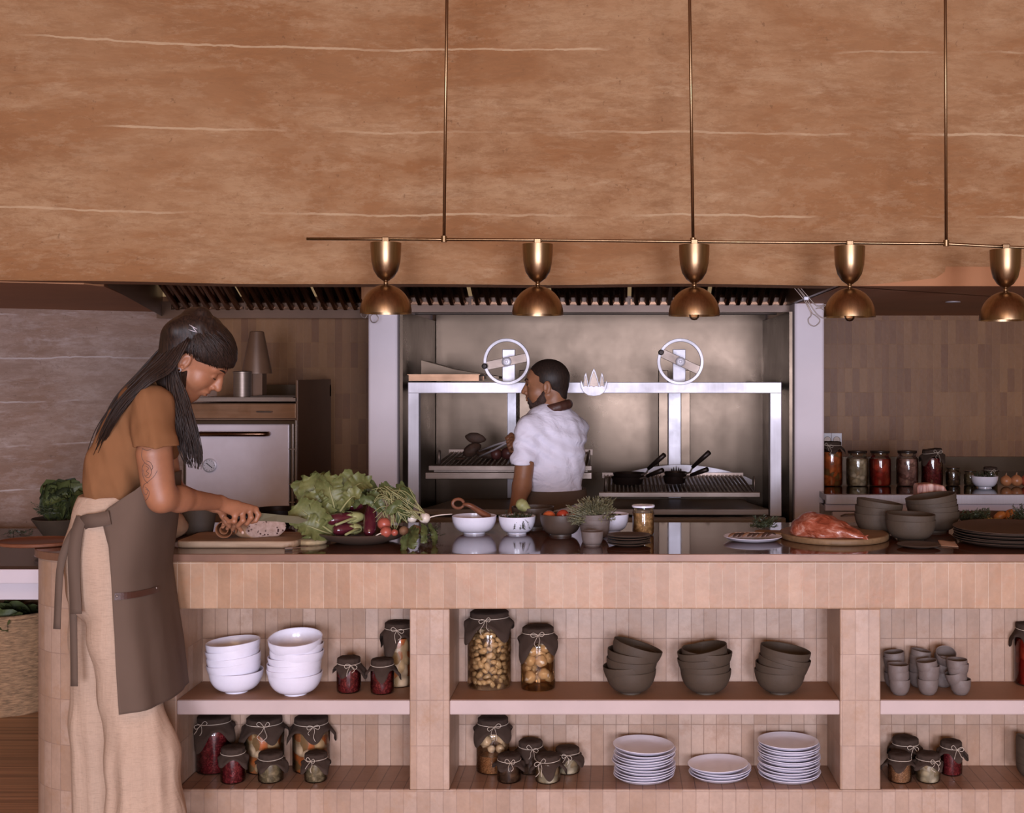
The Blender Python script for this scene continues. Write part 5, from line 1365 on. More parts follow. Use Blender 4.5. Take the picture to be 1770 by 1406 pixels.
# ---------------------------------------------------------------- food and tableware on the long worktop
ZW = .9202
def leaf_mat(name, c1, c2, rib):
    t = NT(name); v = t.coord()
    c = t.ramp(t.noise(v, 16, 5, .6), [(.3, c1), (.7, c2)])
    c = t.mix(t.ramp(t.noise(v, 90, 3), [(.5, 0.0), (.8, .3)]), c, rib)
    t.set(Base_Color=c, Roughness=.5, Normal=t.bump(t.noise(v, 70, 4), .35, .003))
    t.b.inputs['Transmission Weight'].default_value = 0
    return t.m
MT['lettuce'] = leaf_mat('lettuce_leaf', srgb(84, 88, 46), srgb(120, 120, 70), srgb(158, 152, 108))
MT['radleaf'] = leaf_mat('radish_leaf', srgb(62, 70, 38), srgb(92, 98, 54), srgb(124, 124, 80))
MT['darkleaf'] = leaf_mat('dark_leaf', srgb(44, 50, 32), srgb(70, 74, 48), srgb(92, 92, 64))
MT['rosemary'] = leaf_mat('rosemary_needles', srgb(92, 88, 62), srgb(134, 126, 94), srgb(152, 142, 110))
MT['stem'] = mat('pale_green_stem', srgb(160, 156, 106), .5)
MT['aub'] = mat('aubergine_skin', srgb(76, 26, 36), .16, var=.25, scale=9, coat=.5)
MT['calyx'] = mat('aubergine_calyx', srgb(148, 146, 96), .5, var=.2, scale=40)
MT['radish'] = mat('red_radish_skin', srgb(164, 82, 66), .35, var=.15)
MT['turnip'] = mat('white_turnip_skin', srgb(222, 206, 190), .35, var=.08)
MT['rootbrown'] = mat('brown_root_skin', srgb(124, 88, 62), .7, var=.3, bump=.4)
MT['tomato'] = mat('orange_tomato', srgb(178, 84, 46), .2, coat=.4)
MT['tomato2'] = mat('red_tomato', srgb(158, 56, 38), .2, coat=.4)
MT['crust'] = mat('bread_crust', srgb(156, 118, 88), .85, var=.3, scale=14, bump=.6, bscale=60)
t = NT('seeded_crumb'); v = t.coord()
vo = t.node('ShaderNodeTexVoronoi'); vo.inputs['Scale'].default_value = 95; t.l(v, vo.inputs['Vector'])
sd_ = t.math('MULTIPLY', t.math('LESS_THAN', vo.outputs['Distance'], .34), t.ramp(t.noise(v, 40, 2), [(.5, 0.0), (.56, 1.0)]))
t.set(Base_Color=t.mix(sd_, t.ramp(t.noise(v, 60, 5, .7), [(.3, srgb(150, 120, 104)), (.7, srgb(186, 156, 142))]), srgb(70, 42, 36)), Roughness=.9, Normal=t.bump(t.noise(v, 120, 4), .5, .002)); MT['crumb'] = t.m
MT['meat'] = None
t = NT('cured_pork_leg'); v = t.coord((1.0, 2.2, 2.2))
t.set(Base_Color=t.ramp(t.noise(v, 17, 7, .72, 1.0), [(.34, srgb(92, 36, 22)), (.46, srgb(140, 66, 44)), (.55, srgb(158, 88, 66)), (.66, srgb(192, 144, 128))]), Roughness=.34, Normal=t.bump(t.noise(v, 16, 5), .5, .006))
t.b.inputs['Coat Weight'].default_value = .25; MT['meat'] = t.m
t = NT('streaky_bacon_slab'); v = t.coord((14, 2, 2.5))
t.set(Base_Color=t.ramp(t.noise(v, 2.4, 4, .5, .6), [(.35, srgb(206, 172, 158)), (.47, srgb(176, 126, 112)), (.56, srgb(120, 66, 56)), (.68, srgb(196, 158, 144))]), Roughness=.5, Normal=t.bump(t.noise(v, 5, 3), .3, .004)); MT['bacon'] = t.m
MT['cheese'] = mat('pale_rind', srgb(188, 162, 122), .7, var=.25, scale=30, bump=.4)
MT['char'] = mat('charred_food', srgb(66, 44, 32), .7, var=.5, scale=20, bump=.6)
MT['wicker'] = mat('wicker_weave', srgb(150, 116, 84), .8, var=.5, scale=12, stretch=(2.5, 2.5, 14), bump=1.0, bscale=14)
MT['bladest'] = mat('dull_blade', srgb(122, 116, 92), .35, .5, var=.1)
MT['paper'] = mat('brown_paper', srgb(168, 132, 106), .8, var=.1)
MT['napkin'] = mat('brown_leather_cloth', srgb(134, 84, 52), .6, var=.1, scale=20)
MT['slate'] = mat('dark_plate_glaze', srgb(78, 62, 52), .45, var=.1, bump=.1)
def leafmesh(k, path, w, seed=0, ruff=.008, tilt=0, curl=.3, nu=22, nv=12, lobes=0, tipw=.25, basew=.25):
    pts = spline([V(*p) if len(p) == 3 else p for p in path], 8); n = len(pts)-1
    rn = random.Random(seed); ph = rn.uniform(0, 6)
    def f(u, v):
        x = u*n; i = min(n-1, int(x)); p = pts[i].lerp(pts[i+1], x-i)
        d = (pts[min(n, i+1)]-pts[max(0, i-1)]).normalized()
        view = (p-V(0, 0, CZ)).normalized(); side = d.cross(view).normalized()
        nrm = side.cross(d).normalized()
        if tilt: side, nrm = side*math.cos(tilt)+nrm*math.sin(tilt), nrm*math.cos(tilt)-side*math.sin(tilt)
        s_ = 2*v-1; prof = (basew+(1-basew)*math.sin(min(1, u/.6)*math.pi/2)) if u < .6 else (tipw+(1-tipw)*math.cos((u-.6)/.4*math.pi/2)**.6)
        if lobes: prof *= 1+.22*math.sin(u*lobes*6.28+ph*s_)
        ww = w*prof*(1+.09*math.sin(u*15+ph+s_*2)*abs(s_)+.05*math.sin(u*61+ph)*abs(s_)**3)
        e = abs(s_)**2.2
        off = ruff*e*(.8*math.sin(u*22+ph+(2 if s_ > 0 else 0))+.6*math.sin(u*49+ph*2))+curl*w*e
        edge = ruff*.35*e*math.sin(u*53+ph*3+s_)
        return p+side*(s_*ww)+nrm*(-off+.003*(1-abs(s_)))+d*edge
    k.grid(f, nu, nv)
def sprig(k, p0, p1, n=14, ln=.012, seed=0, r=.0008, bend=.01):
    rn = random.Random(seed); d = (p1-p0); L = d.length; dn = d.normalized()
    o = dn.orthogonal().normalized(); o2 = dn.cross(o)
    b = o*rn.uniform(-bend, bend)+o2*rn.uniform(-bend, bend)
    pts = [p0+d*t_+b*math.sin(math.pi*t_*.8) for t_ in (0, .25, .5, .75, 1)]
    k.tube(pts, r, 3)
    for i in range(n):
        t_ = .15+.85*i/n; p = p0+d*t_+b*math.sin(math.pi*t_*.8); a = rn.uniform(0, 6.28)
        q = (dn*.8+o*math.cos(a)+o2*math.sin(a)).normalized()*ln*rn.uniform(.7, 1.1); sd = dn.cross(q).normalized()*.0013
        k.add([p-sd, p+sd, p+q*.6+sd, p+q, p+q*.6-sd], [(0, 1, 2, 3, 4)])
def on(px, pyb, r=0, z=ZW): Y = Yof(pyb, z)+r; return V((px-PX0)*Y/F, Y, z)
def lathe_thing(name, label, cat, loc, prof, m, n=48, wob=.02, seed=0, group=None):
    o = MB().lathe(prof, n, None, wob, seed).build(name, m, None, keep=True, smooth='auto'); o.location = loc
    return tag(o, label, cat, group)
# --- cutting board with bread, knife, hands
def rbox(x0, x1, y0, y1, r, n=6):
    out = []
    for cx_, cy_, a0 in ((x1-r, y1-r, 0), (x0+r, y1-r, 90), (x0+r, y0+r, 180), (x1-r, y0+r, 270)):
        for i in range(n+1): a = R(a0+90*i/n); out.append((cx_+r*math.cos(a), cy_+r*math.sin(a)))
    return out
tag(MB().prism(rbox(P(302, 0, 4.12).x, P(512, 0, 4.12).x, 4.118, 4.37, .035), ZW, ZW+.0235, 'z').build('cutting_board', MT['wood'], bevel=.005), 'pale worn wooden cutting board under the seeded bread', 'cutting board')
ZB = ZW+.0237
s = SDF((-1.42, 4.10, ZB-.01), (-1.12, 4.40, ZB+.10), .002)
c = V(P(450, 0, 4.235).x, 4.235, ZB+.027)
mrot = Matrix.Rotation(R(-6), 3, 'Y')
mr = [[mrot[i][j] for j in range(3)] for i in range(3)]
s.ell(c, .092, .052, .034, mr, .01); s.ell(c+V(.02, 0, .004), .068, .048, .036, mr, .02)
s.disp(wnoise(.0012, 90, 90, 120)); s.halfcut(V(0, 0, ZB), (0, 0, 1))
full = s.g.copy(); npl = V(.50, -.86, .25).normalized(); pc = c+npl*.020
s.halfcut(pc, -npl); br = thing('bread_loaf', 'cut seeded brown bread on the pale cutting board under the hands', 'bread', (c.x, c.y, ZB))
s.build('crust', MT['crust'], br)
s.g = full; s.halfcut(pc+npl*.0030, -npl); s.halfcut(pc-npl*.0005, npl); s.g = s.g+.0006
s.build('cut_face', MT['crumb'], br)
rl = thing('bread_loaf', 'round brown loaf on a small dark board half hidden by the apron', 'bread', on(288, 937, .075, ZW+.014))
k = MB(); k.blob((0, 0, .047), .072, .068, .050, None, 24, 16, .10, 3); k.build('crust', MT['crust'], rl, smooth=True)
k = MB()
for a in (-.5, 0, .5): k.tube(spline([V(-.03+.03*a, -.058, .055), V(.0+.03*a, -.05, .082), V(.03+.03*a, -.02, .097)], 4), .0022, 5)
k.build('score_marks', MT['cheese'], rl)
tag(MB().prism(rbox(P(262, 0, 4.4).x, P(312, 0, 4.4).x, 4.25, 4.5, .03), ZW, ZW+.0138, 'z').build('serving_board', MT['wood2'], bevel=.003), 'small dark wooden board under the round loaf', 'board')
lathe_thing('pot', 'tapered dark grey stoneware pot between the round loaf and the hands', 'pot', on(345, 930, .046), [(0, 0), (.040, 0), (.046, .004), (.062, .100), (.0605, .103), (.057, .098), (.042, .01), (0, .008)], MT['greyclay'])
kn_ = thing('kitchen_knife', 'knife with a broad greenish steel blade held above the bread', 'knife', P(440, 893, 4.01))
h0, h1 = P(392, 896, 3.985), P(443, 894, 4.02)
MB().tube([h0, h0.lerp(h1, .3), h0.lerp(h1, .7), h1], [.009, .011, .010, .008], 10, flat=1.2).build('handle', MT['black'], kn_, world=True, smooth=True)
b0_, b1_ = P(443, 886, 4.02), P(530, 899, 4.11)
k = MB(); n_ = V(0, -1, 0)
pl_ = [P(442, 886, 4.02), P(480, 890, 4.06), P(515, 893, 4.10), P(534, 900, 4.12), P(515, 906, 4.10), P(478, 902, 4.06), P(444, 901, 4.02)]
k.add([p+V(0, -.0006, 0) for p in pl_]+[p+V(0, .0014, 0) for p in pl_], [tuple(range(7)), tuple(reversed(range(7, 14)))]+[(i, (i+1) % 7, (i+1) % 7+7, i+7) for i in range(7)])
k.build('blade', MT['bladest'], kn_, world=True)
# rolled napkin
nk = MB(); ax0, ax1 = P(388, 924, 4.17), P(404, 905, 4.30)
ad = (ax1-ax0); ad_n = ad.normalized(); o1 = V(1, 0, 0); o1 = (o1-ad_n*o1.dot(ad_n)).normalized(); o2 = ad_n.cross(o1)
def nf(u, v):
    a = u*4.1*math.pi; r = .010+.0030*a*.85; return ax0+ad*v+o1*(r*math.cos(a)*.9)+o2*(r*math.sin(a)*.85+0)*(1-.15*v)+V(0, 0, .012)
nk.grid(nf, 80, 6); tag(nk.build('rolled_napkin', MT['napkin'], smooth=True, solid=.0025), 'brown leather-like napkin rolled up beside the bread', 'napkin')
lathe_thing('pan', 'wide dark bowl standing behind the knife blade', 'bowl', on(480, 917, .075), bowl_prof(.088, .075, .004, .5), MT['black'])
lathe_thing('flatbread', 'small round pale rinded cheese on the worktop beside the dark platter', 'cheese', on(538, 944, .058), [(0, 0), (.052, 0), (.056, .004), (.056, .014), (.050, .018), (0, .0185)], MT['cheese'], wob=.05)
pk = thing('paring_knife', 'small knife lying on the worktop edge beside the pale cutting board', 'knife', on(510, 952, 0))
MB().tube([V(-.035, .0, .006), V(-.012, .010, .006)], .0055, 8).build('handle', MT['steel'], pk)
MB().add([V(-.012, .006, .006), V(.03, .03, .007), V(.036, .042, .008), V(-.014, .016, .006), V(-.012, .006, .008), V(.03, .03, .009), V(.036, .042, .010), V(-.014, .016, .008)], [(0, 1, 2, 3), (7, 6, 5, 4), (0, 4, 5, 1), (1, 5, 6, 2), (2, 6, 7, 3), (3, 7, 4, 0)]).build('blade', MT['darksteel'], pk)
rb = thing('paddle_board', 'thin reddish wooden board overhanging the far left end of the counter', 'board', V(P(62, 0, 4.2).x, 4.22, ZW))
m = Matrix.Scale(1.25, 4, V(1, 0, 0))
MB().lathe([(0, 0), (.105, 0), (.110, .003), (.112, .012), (.106, .014), (.100, .010), (0, .010)], 48, m).build('board', MT['wood3'], rb, smooth='auto')
# --- dark platter with vegetables
PC = V(-.898, 4.275, ZW)
lathe_thing('platter', 'wide dark stoneware platter heaped with aubergines, radishes and greens', 'platter', PC, [(0, 0), (.085, 0), (.09, .003), (.13, .014), (.163, .034), (.166, .039), (.162, .041), (.155, .037), (.12, .018), (0, .010)], MT['slate'], 64)
ZP = ZW+.022
def aubergine(a, b, r, label, cal=True, stem_to=None):
    # a: blossom end, b: calyx end
    root = thing('aubergine', label, 'aubergine', a.lerp(b, .5)); ax = b-a; L = ax.length; q = ax.to_track_quat('Z', 'Y').to_matrix().to_4x4(); M_ = Matrix.Translation(a-root.location) @ q
    pr = [(0, -L*.02), (r*.5, 0), (r*.86, L*.10), (r, L*.30), (r*.96, L*.55), (r*.8, L*.80), (r*.5, L*.96), (0, L)]
    pp = [(interp([0, 1, 2, 3, 4, 5, 6, 7], [x[0] for x in pr], t_), interp([0, 1, 2, 3, 4, 5, 6, 7], [x[1] for x in pr], t_)) for t_ in np.linspace(0, 7, 22)]
    MB().lathe(pp, 24, M_).build('skin', MT['aub'], root, smooth=True)
    if cal:
        k = MB(); k.lathe([(r*.93, L*.66), (r*.86, L*.80), (r*.60, L*.95), (r*.25, L*1.02), (0, L*1.03)], 20, M_, caps=False)
        for i in range(5):
            an = i*1.256; k.add([M_ @ V(r*.97*math.cos(an-.4), r*.97*math.sin(an-.4), L*.68), M_ @ V(r*1.04*math.cos(an), r*1.04*math.sin(an), L*.50), M_ @ V(r*.97*math.cos(an+.4), r*.97*math.sin(an+.4), L*.68)], [(0, 1, 2)])
        e = M_ @ V(0, 0, L*1.0); tt = (stem_to-root.location) if stem_to is not None else M_ @ V(.01, 0, L*1.25)
        k.tube([e, e.lerp(tt, .5)+V(0, 0, .004), tt], [.007, .0045, .0038], 8)
        k.build('calyx', MT['calyx'], root, smooth=True, solid=.001)
    return root
aubergine(P(565, 900, 4.20), P(628, 893, 4.26), .0225, 'glossy purple aubergine lying crosswise, upper of the two at the left of the platter', True, P(580, 908, 4.16))
aubergine(P(576, 917, 4.19), P(625, 914, 4.24), .0225, 'glossy purple aubergine lying crosswise, lower of the two at the left of the platter', True, P(597, 925, 4.14))
aubergine(P(638, 926, 4.19), P(643, 868, 4.30), .0245, 'dark purple aubergine pointing towards the viewer in the middle of the platter', False)
aubergine(P(597, 876, 4.36), P(628, 874, 4.38), .020, 'dark aubergine half buried under the lettuce at the back of the platter', False)
def radish(c, r, m, name, label, cat, tail=None, k=(1, 1, .95)):
    root = thing(name, label, cat, c)
    MB().blob((0, 0, 0), r*k[0], r*k[1], r*k[2], None, 22, 14, .06, r*99).build('root', m, root, smooth=True)
    if tail is not None:
        d = tail-c; MB().tube(spline([d.normalized()*r*.85, d*.5+V(0, 0, .003), d], 4), [.0035]+[.0022]*5+[.0014]*2+[.0007], 6).build('tail', MT['turnip'] if m != MT['rootbrown'] else m, root, smooth=True)
    return root
radish(P(664, 906, 4.20), .0235, MT['radish'], 'red_radish', 'pinkish red radish on top of two others at the front of the platter', 'radish', None)
radish(P(667, 920, 4.16), .0200, MT['radish'], 'red_radish', 'pinkish red radish at the platter front with its root to the left', 'radish', P(645, 929, 4.13))
radish(P(682, 921, 4.17), .0125, MT['radish'], 'red_radish', 'smallest red radish, at the platter front', 'radish', None)
radish(P(698, 918, 4.20), .0170, MT['rootbrown'], 'brown_root', 'small brown root vegetable beside the smallest red radish', 'root vegetable')
radish(P(718, 917, 4.23), .0200, MT['rootbrown'], 'brown_root', 'larger brown root vegetable at the right rim of the platter', 'root vegetable')
radish(P(712, 896, 4.26), .0185, MT['turnip'], 'white_turnip', 'white turnip nearer the radishes, under green stems', 'turnip')
radish(P(734, 896, 4.24), .0200, MT['turnip'], 'white_turnip', 'white turnip with a long root pointing right past the platter', 'turnip', P(782, 889, 4.25))
# lettuce
lt_ = thing('lettuce', 'large frilly green lettuce at the left of the dark platter', 'lettuce', V(P(580, 0, 4.3).x, 4.33, ZP+.02))
LEAVES = [([(576, 922, 4.22), (552, 905, 4.18), (528, 888, 4.17), (512, 872, 4.18)], .058, 1, .1), ([(578, 925, 4.24), (556, 918, 4.18), (535, 910, 4.16), (518, 905, 4.16)], .040, 2, -.2),
          ([(580, 900, 4.30), (562, 870, 4.26), (545, 845, 4.25), (536, 824, 4.27)], .052, 3, .2), ([(582, 895, 4.28), (576, 868, 4.24), (570, 845, 4.24), (572, 822, 4.27)], .050, 4, -.2),
          ([(585, 890, 4.33), (592, 862, 4.28), (600, 838, 4.28), (612, 820, 4.30)], .048, 5, .1), ([(584, 895, 4.36), (560, 866, 4.34), (530, 848, 4.33), (521, 830, 4.35)], .045, 6, .3),
          ([(588, 885, 4.24), (600, 868, 4.20), (612, 858, 4.19), (622, 862, 4.18)], .030, 7, .5), ([(590, 890, 4.36), (610, 860, 4.34), (630, 842, 4.35), (648, 850, 4.36)], .042, 8, -.3),
          ([(575, 920, 4.26), (552, 925, 4.24), (538, 928, 4.22), (526, 934, 4.22)], .030, 9, .6), ([(580, 900, 4.34), (566, 862, 4.38), (556, 840, 4.38), (553, 818, 4.40)], .050, 10, 0),
          ([(590, 884, 4.30), (606, 850, 4.24), (622, 836, 4.26), (640, 834, 4.30)], .035, 11, .3), ([(584, 900, 4.26), (560, 882, 4.22), (546, 868, 4.20), (536, 850, 4.21)], .036, 12, -.4)]
for i, (pth, w_, sd, ti) in enumerate(LEAVES):
    k = MB(); leafmesh(k, [P(*q) for q in pth], w_, sd, .0085, ti, .35, 34, 14)
    L_ = k.build('leaf', MT['lettuce'], lt_, world=True, smooth=True)
    pts = spline([P(*q)+V(0, -.003, 0) for q in pth], 4); pts = pts[:int(len(pts)*.8)]
    MB().tube(pts, [.0045*(1-.8*j/(len(pts)-1)) for j in range(len(pts))], 6).build('midrib', MT['stem'], L_, world=True, smooth=True)
# radish and turnip tops
gt = thing('radish_greens', 'bunch of radish and turnip leaves with long pale stems arching over the platter', 'greens', V(P(680, 0, 4.3).x, 4.33, ZP+.02))
GL = [([(690, 905, 4.25), (682, 870, 4.24), (672, 850, 4.25), (662, 834, 4.27)], .026, 21), ([(700, 900, 4.25), (700, 868, 4.23), (696, 850, 4.24), (690, 836, 4.27)], .028, 22), ([(705, 895, 4.24), (708, 872, 4.22), (704, 858, 4.22), (694, 848, 4.24)], .030, 23),
      ([(660, 885, 4.24), (644, 868, 4.22), (630, 862, 4.22), (618, 856, 4.23)], .024, 24), ([(668, 890, 4.23), (655, 872, 4.22), (648, 860, 4.23), (638, 852, 4.25)], .024, 25), ([(690, 900, 4.30), (674, 862, 4.30), (660, 852, 4.30), (654, 842, 4.32)], .028, 26),
      ([(700, 890, 4.20), (690, 875, 4.18), (680, 878, 4.17), (672, 890, 4.17)], .022, 27), ([(716, 910, 4.18), (708, 925, 4.12), (700, 938, 4.09), (694, 955, 4.07)], .020, 28), ([(720, 912, 4.16), (716, 925, 4.11), (712, 938, 4.08), (714, 950, 4.07)], .022, 29),
      ([(730, 905, 4.20), (734, 918, 4.16), (733, 930, 4.14), (738, 938, 4.13)], .017, 30), ([(742, 905, 4.26), (748, 918, 4.24), (752, 932, 4.22), (750, 945, 4.18)], .014, 31), ([(655, 880, 4.30), (634, 858, 4.32), (622, 850, 4.33), (606, 846, 4.34)], .026, 32)]
for pth, w_, sd in GL:
    k = MB(); leafmesh(k, [P(*q) for q in pth], w_*.8, sd, .0045, (sd % 5-2)*.2, .3, 24, 10, lobes=2.2); k.build('leaf', MT['radleaf'], gt, world=True, smooth=True)
rnd = random.Random(5)
for i in range(46):
    tx, ty = rnd.choice([(676, 912), (682, 915), (684, 918), (668, 898), (704, 905), (714, 890), (730, 900), (735, 888)])
    mx, my = rnd.uniform(655, 712), rnd.uniform(838, 885); ex, ey = mx+rnd.uniform(-25, 15), my+rnd.uniform(-6, 22)
    Y_ = rnd.uniform(4.17, 4.28)
    MB().tube(spline([P(tx, ty, Y_), P((tx+mx)/2+rnd.uniform(-4, 4), (ty+my)/2, Y_-.01), P(mx, my, Y_), P(ex, ey, Y_+.01)], 5), .0012, 4).build('stem', MT['stem'], gt, world=True, smooth=True)
hb = MB()
for i in range(40):
    p0 = P(rnd.uniform(725, 752), rnd.uniform(915, 932), rnd.uniform(4.22, 4.34)); p0.z = max(p0.z, ZW+.006); p1 = p0+V(rnd.uniform(-.02, .05), rnd.uniform(-.04, .03), rnd.uniform(-.005, .03)); p1.z = max(p1.z, ZW+.003)
    sprig(hb, p0, p1, 6, .009, i)
tag(hb.build('herb_sprigs', MT['darkleaf']), 'loose dark herb sprigs lying to the right of the platter', 'herbs')
# --- bowls in the middle
b1 = on(820, 925, .045); lathe_thing('bowl', 'white bowl with a raised foot holding a wooden loop handled scoop', 'bowl', b1, bowl_prof(.083, .066, .004, .48), MT['white'], wob=.02)
sc_ = thing('wooden_scoop', 'reddish wooden scoop with a looped handle resting in the white bowl', 'scoop', b1+V(0, 0, .03))
MB().tube([P(792+9*math.cos(a)*1.1, 871+8*math.sin(a), 4.48+.01*math.cos(a)) for a in np.linspace(0, 2*math.pi, 17)[:-1]], .0065, 8, closed=True, flat=.8).build('loop_handle', MT['wood3'], sc_, world=True, smooth=True)
k = MB(); sp = spline([P(800, 872, 4.48), P(812, 874, 4.48), P(828, 884, 4.50), P(843, 893, 4.52)], 5); k.tube(sp, [interp([0, .3, 1], [.008, .016, .026], i/(len(sp)-1)) for i in range(len(sp))], 12, flat=.55)
k.build('blade', MT['wood3'], sc_, world=True, smooth=True)
b2 = on(894, 925, .036); lathe_thing('bowl', 'small white bowl of dark green herbs in front of the dark bowl', 'bowl', b2, bowl_prof(.069, .066, .004, .50), MT['white'], wob=.02, seed=5)
k = MB(); rnd = random.Random(8)
for i in range(90):
    a = rnd.uniform(0, 6.28); r = .052*math.sqrt(rnd.random()); p0 = b2+V(r*math.cos(a), r*math.sin(a), .056); sprig(k, p0, p0+V(rnd.uniform(-.03, .03), rnd.uniform(-.03, .02), rnd.uniform(.0, .022)), 6, .011, i)
for i in range(8): p0 = b2+V(.005+.004*i, -.060, .060); sprig(k, p0, p0+V(rnd.uniform(-.01, .015), -.012, -.035), 6, .010, i)
tag(k.build('herbs', MT['darkleaf']), 'dark green herbs heaped in the small white bowl', 'herbs')
b3 = on(970, 929, .045); lathe_thing('bowl', 'dark footed bowl holding orange and red tomatoes', 'bowl', b3, bowl_prof(.078, .080, .005, .5), MT['slate'], wob=.02)
for (px, py, r, m_, l_) in ((949, 893, .0240, 'tomato', 'orange tomato at the left in the dark bowl'), (973, 891, .0240, 'tomato2', 'red tomato in the middle of the dark bowl'), (992, 896, .022, 'tomato', 'orange tomato at the right in the dark bowl, by the herbs')):
    q = P(px, py, b3.y-.012); o = MB().blob((0, 0, 0), r, r, r*.88, None, 22, 14).build('tomato', MT[m_], None, keep=True, smooth=True); o.location = q; tag(o, l_, 'tomato', 'tomatoes in the dark bowl')
b4 = on(921, 916, .06); lathe_thing('bowl', 'dark bowl behind the small white bowl, carrying a pale green striped gourd', 'bowl', b4, bowl_prof(.082, .082, .005, .5), MT['slate'], wob=.02)
gd = thing('striped_gourd', 'pale green striped gourd with a long stem on the rear dark bowl', 'gourd', b4+V(0, 0, .08))
pts = spline([P(894, 866, 4.60), P(901, 872, 4.60), P(910, 880, 4.60), P(920, 885, 4.60), P(937, 886, 4.60)], 6)
MB().tube(pts, [interp([0, .12, .3, .55, .75, 1], [.006, .019, .024, .016, .006, .0035], i/(len(pts)-1)) for i in range(len(pts))], 16).build('skin', MT['calyx'], gd, world=True, smooth=True)
# stack of small bowls with a bunch of rosemary
sb = on(1028, 934, .035)
stack('sb', lambda i: bowl(.054, .052, 50+i, foot=.62), MT['claycup'], 'bowl', 'bowl', sb, [(0, 0, 0, 0), (.019, R(2), 0, 0), (.038, R(2), R(180), 0)], 'small taupe bowl, {} of the stack under the rosemary', 'small bowls under the rosemary')
q = on(1024, 945, .030); o = bowl(.0385, .049, 60, foot=.72).build('bowl', MT['claycup'], None, keep=True, smooth='auto'); o.location = q; tag(o, 'smallest taupe bowl, standing in front of the stack under the rosemary', 'bowl')
k = MB(); rnd = random.Random(12); c0 = sb+V(0, 0, .078)
for i in range(300):
    t_ = rnd.random(); ex = 1065 if t_ > .5 else 978
    px = rnd.uniform(978, 1066); py = rnd.uniform(858, 900) if px > 1000 else rnd.uniform(872, 908)
    e = P(px, py, sb.y+rnd.uniform(-.06, .05)); b_ = c0+V(rnd.uniform(-.035, .035), rnd.uniform(-.03, .03), rnd.uniform(-.01, .004))
    d = e-b_; b_ = b_+d*rnd.uniform(0, .3)
    sprig(k, b_, e, 16, .0095, i, .0009)
tag(k.build('rosemary_bunch', MT['rosemary']), 'bushy bunch of rosemary spilling out of the stacked small bowls', 'rosemary')
b5 = on(1057, 922, .04); lathe_thing('bowl', 'white bowl of dark olives partly hidden behind the rosemary', 'bowl', b5, bowl_prof(.066, .068, .004, .5), MT['white'], wob=.02, seed=9)
base_ = MB().blob((0, 0, 0), .0105, .0085, .0085, None, 12, 8).build('olive', MT['darkleaf'], None, keep=True, smooth=True)
for i in range(16):
    o = base_ if i == 0 else link(base_.copy()); a = i*2.4; r = .011*math.sqrt(i+.3); o.location = b5+V(r*math.cos(a), r*math.sin(a), .055+.006*(1-r/.05)); o.rotation_euler = (0, 0, a)
    tag(o, 'dark olive in the white bowl behind the rosemary', 'olive', 'olives in the white bowl')
cj = on(1112, 928, .038)
jar('preserve_jar', 'glass jar of chickpeas with a white lid in the middle of the worktop', cj, .0405, .112, MT['chickpea'], cover=None, lidm=MT['white'], fillh=.84, neck=.93)
pp = on(1087, 947, .055)
stack('dp', lambda i: MB().lathe(plate_prof(.076, .010, .003), 48, None, .012, 70+i), MT['slate'], 'plate', 'plate', pp, [(.0068*i, R(.8*(i % 3)), i*2.0, .001*(-1)**i) for i in range(5)], 'small dark plate, {} of the stack in front of the chickpea jar', 'small dark plates on the worktop')
# --- right of the middle
wp = on(1301, 940, .075); o = MB().lathe(plate_prof(.104, .016), 56, None, .01, 4).build('plate', MT['white'], None, keep=True, smooth='auto'); o.location = wp; tag(o, 'white plate of dark cured anchovies near the oval board', 'plate')
rnd = random.Random(4)
for i in range(9):
    x = -.07+.017*i; k = MB(); w = [V(x-.02, -.03+rnd.uniform(-.01, .01), .018), V(x, 0, .024+rnd.uniform(0, .004)), V(x+.02, .03, .018)]
    k.tube(spline([wp+q for q in w], 5), [.002, .0045, .006, .0065, .0065, .0065, .006, .0055, .005, .0035, .002], 8, flat=.45)
    tag(k.build('anchovy_fillet', MT['char'] if i % 3 else MT['rootbrown'], smooth=True), 'cured anchovy fillet, {} on the white plate'.format(('leftmost', 'second from left', 'third from left', 'fourth from left', 'fifth from left', 'sixth from left', 'seventh from left', 'eighth from left', 'rightmost')[i]), 'anchovy', 'anchovy fillets on the white plate')
ob = thing('oval_board', 'oval wooden board with a tapered handle under the red cured leg of meat', 'board', V(P(1441, 0, 4.38).x, 4.38, ZW))
k = MB(); el = []
bx, by = .196, .215
for i in range(56):
    a = 2*math.pi*i/56; x, y = bx*math.cos(a), by*math.sin(a)
    el.append((x, y))
k.prism(el, 0, .022, 'z'); k.build('board', MT['wood2'], ob, bevel=.006)
hx = P(1302, 0, 4.47).x-ob.location.x
k = MB(); k.prism([(-.15, -.055), (-.18, .06), (hx+.02, .075), (hx, .055), (hx, .035), (hx+.02, .02)][::-1], .002, .020, 'z'); k.build('handle', MT['wood2'], ob, bevel=.005)
ZO = ZW+.022
s = SDF((.52, 4.10, ZO-.01), (.98, 4.52, ZO+.13), .0025)
mp = lambda px, py, Y: P(px, py, Y)
s.loft([(mp(1382, 915, 4.30), .034, .055), (mp(1402, 912, 4.29), .047, .070), (mp(1430, 915, 4.275), .043, .060), (mp(1455, 921, 4.25), .030, .042), (mp(1478, 927, 4.22), .016, .022), (mp(1493, 930, 4.20), .008, .010)], (0, 1, 0), .03)
s.ell(mp(1425, 924, 4.23), .05, .04, .022, None, .02); s.cone(mp(1440, 918, 4.22), mp(1490, 931, 4.19), .014, .006, .02)
s.disp(wnoise(.0022, 55, 60, 110)); s.halfcut(V(0, 0, ZO+.0005), (0, 0, 1))
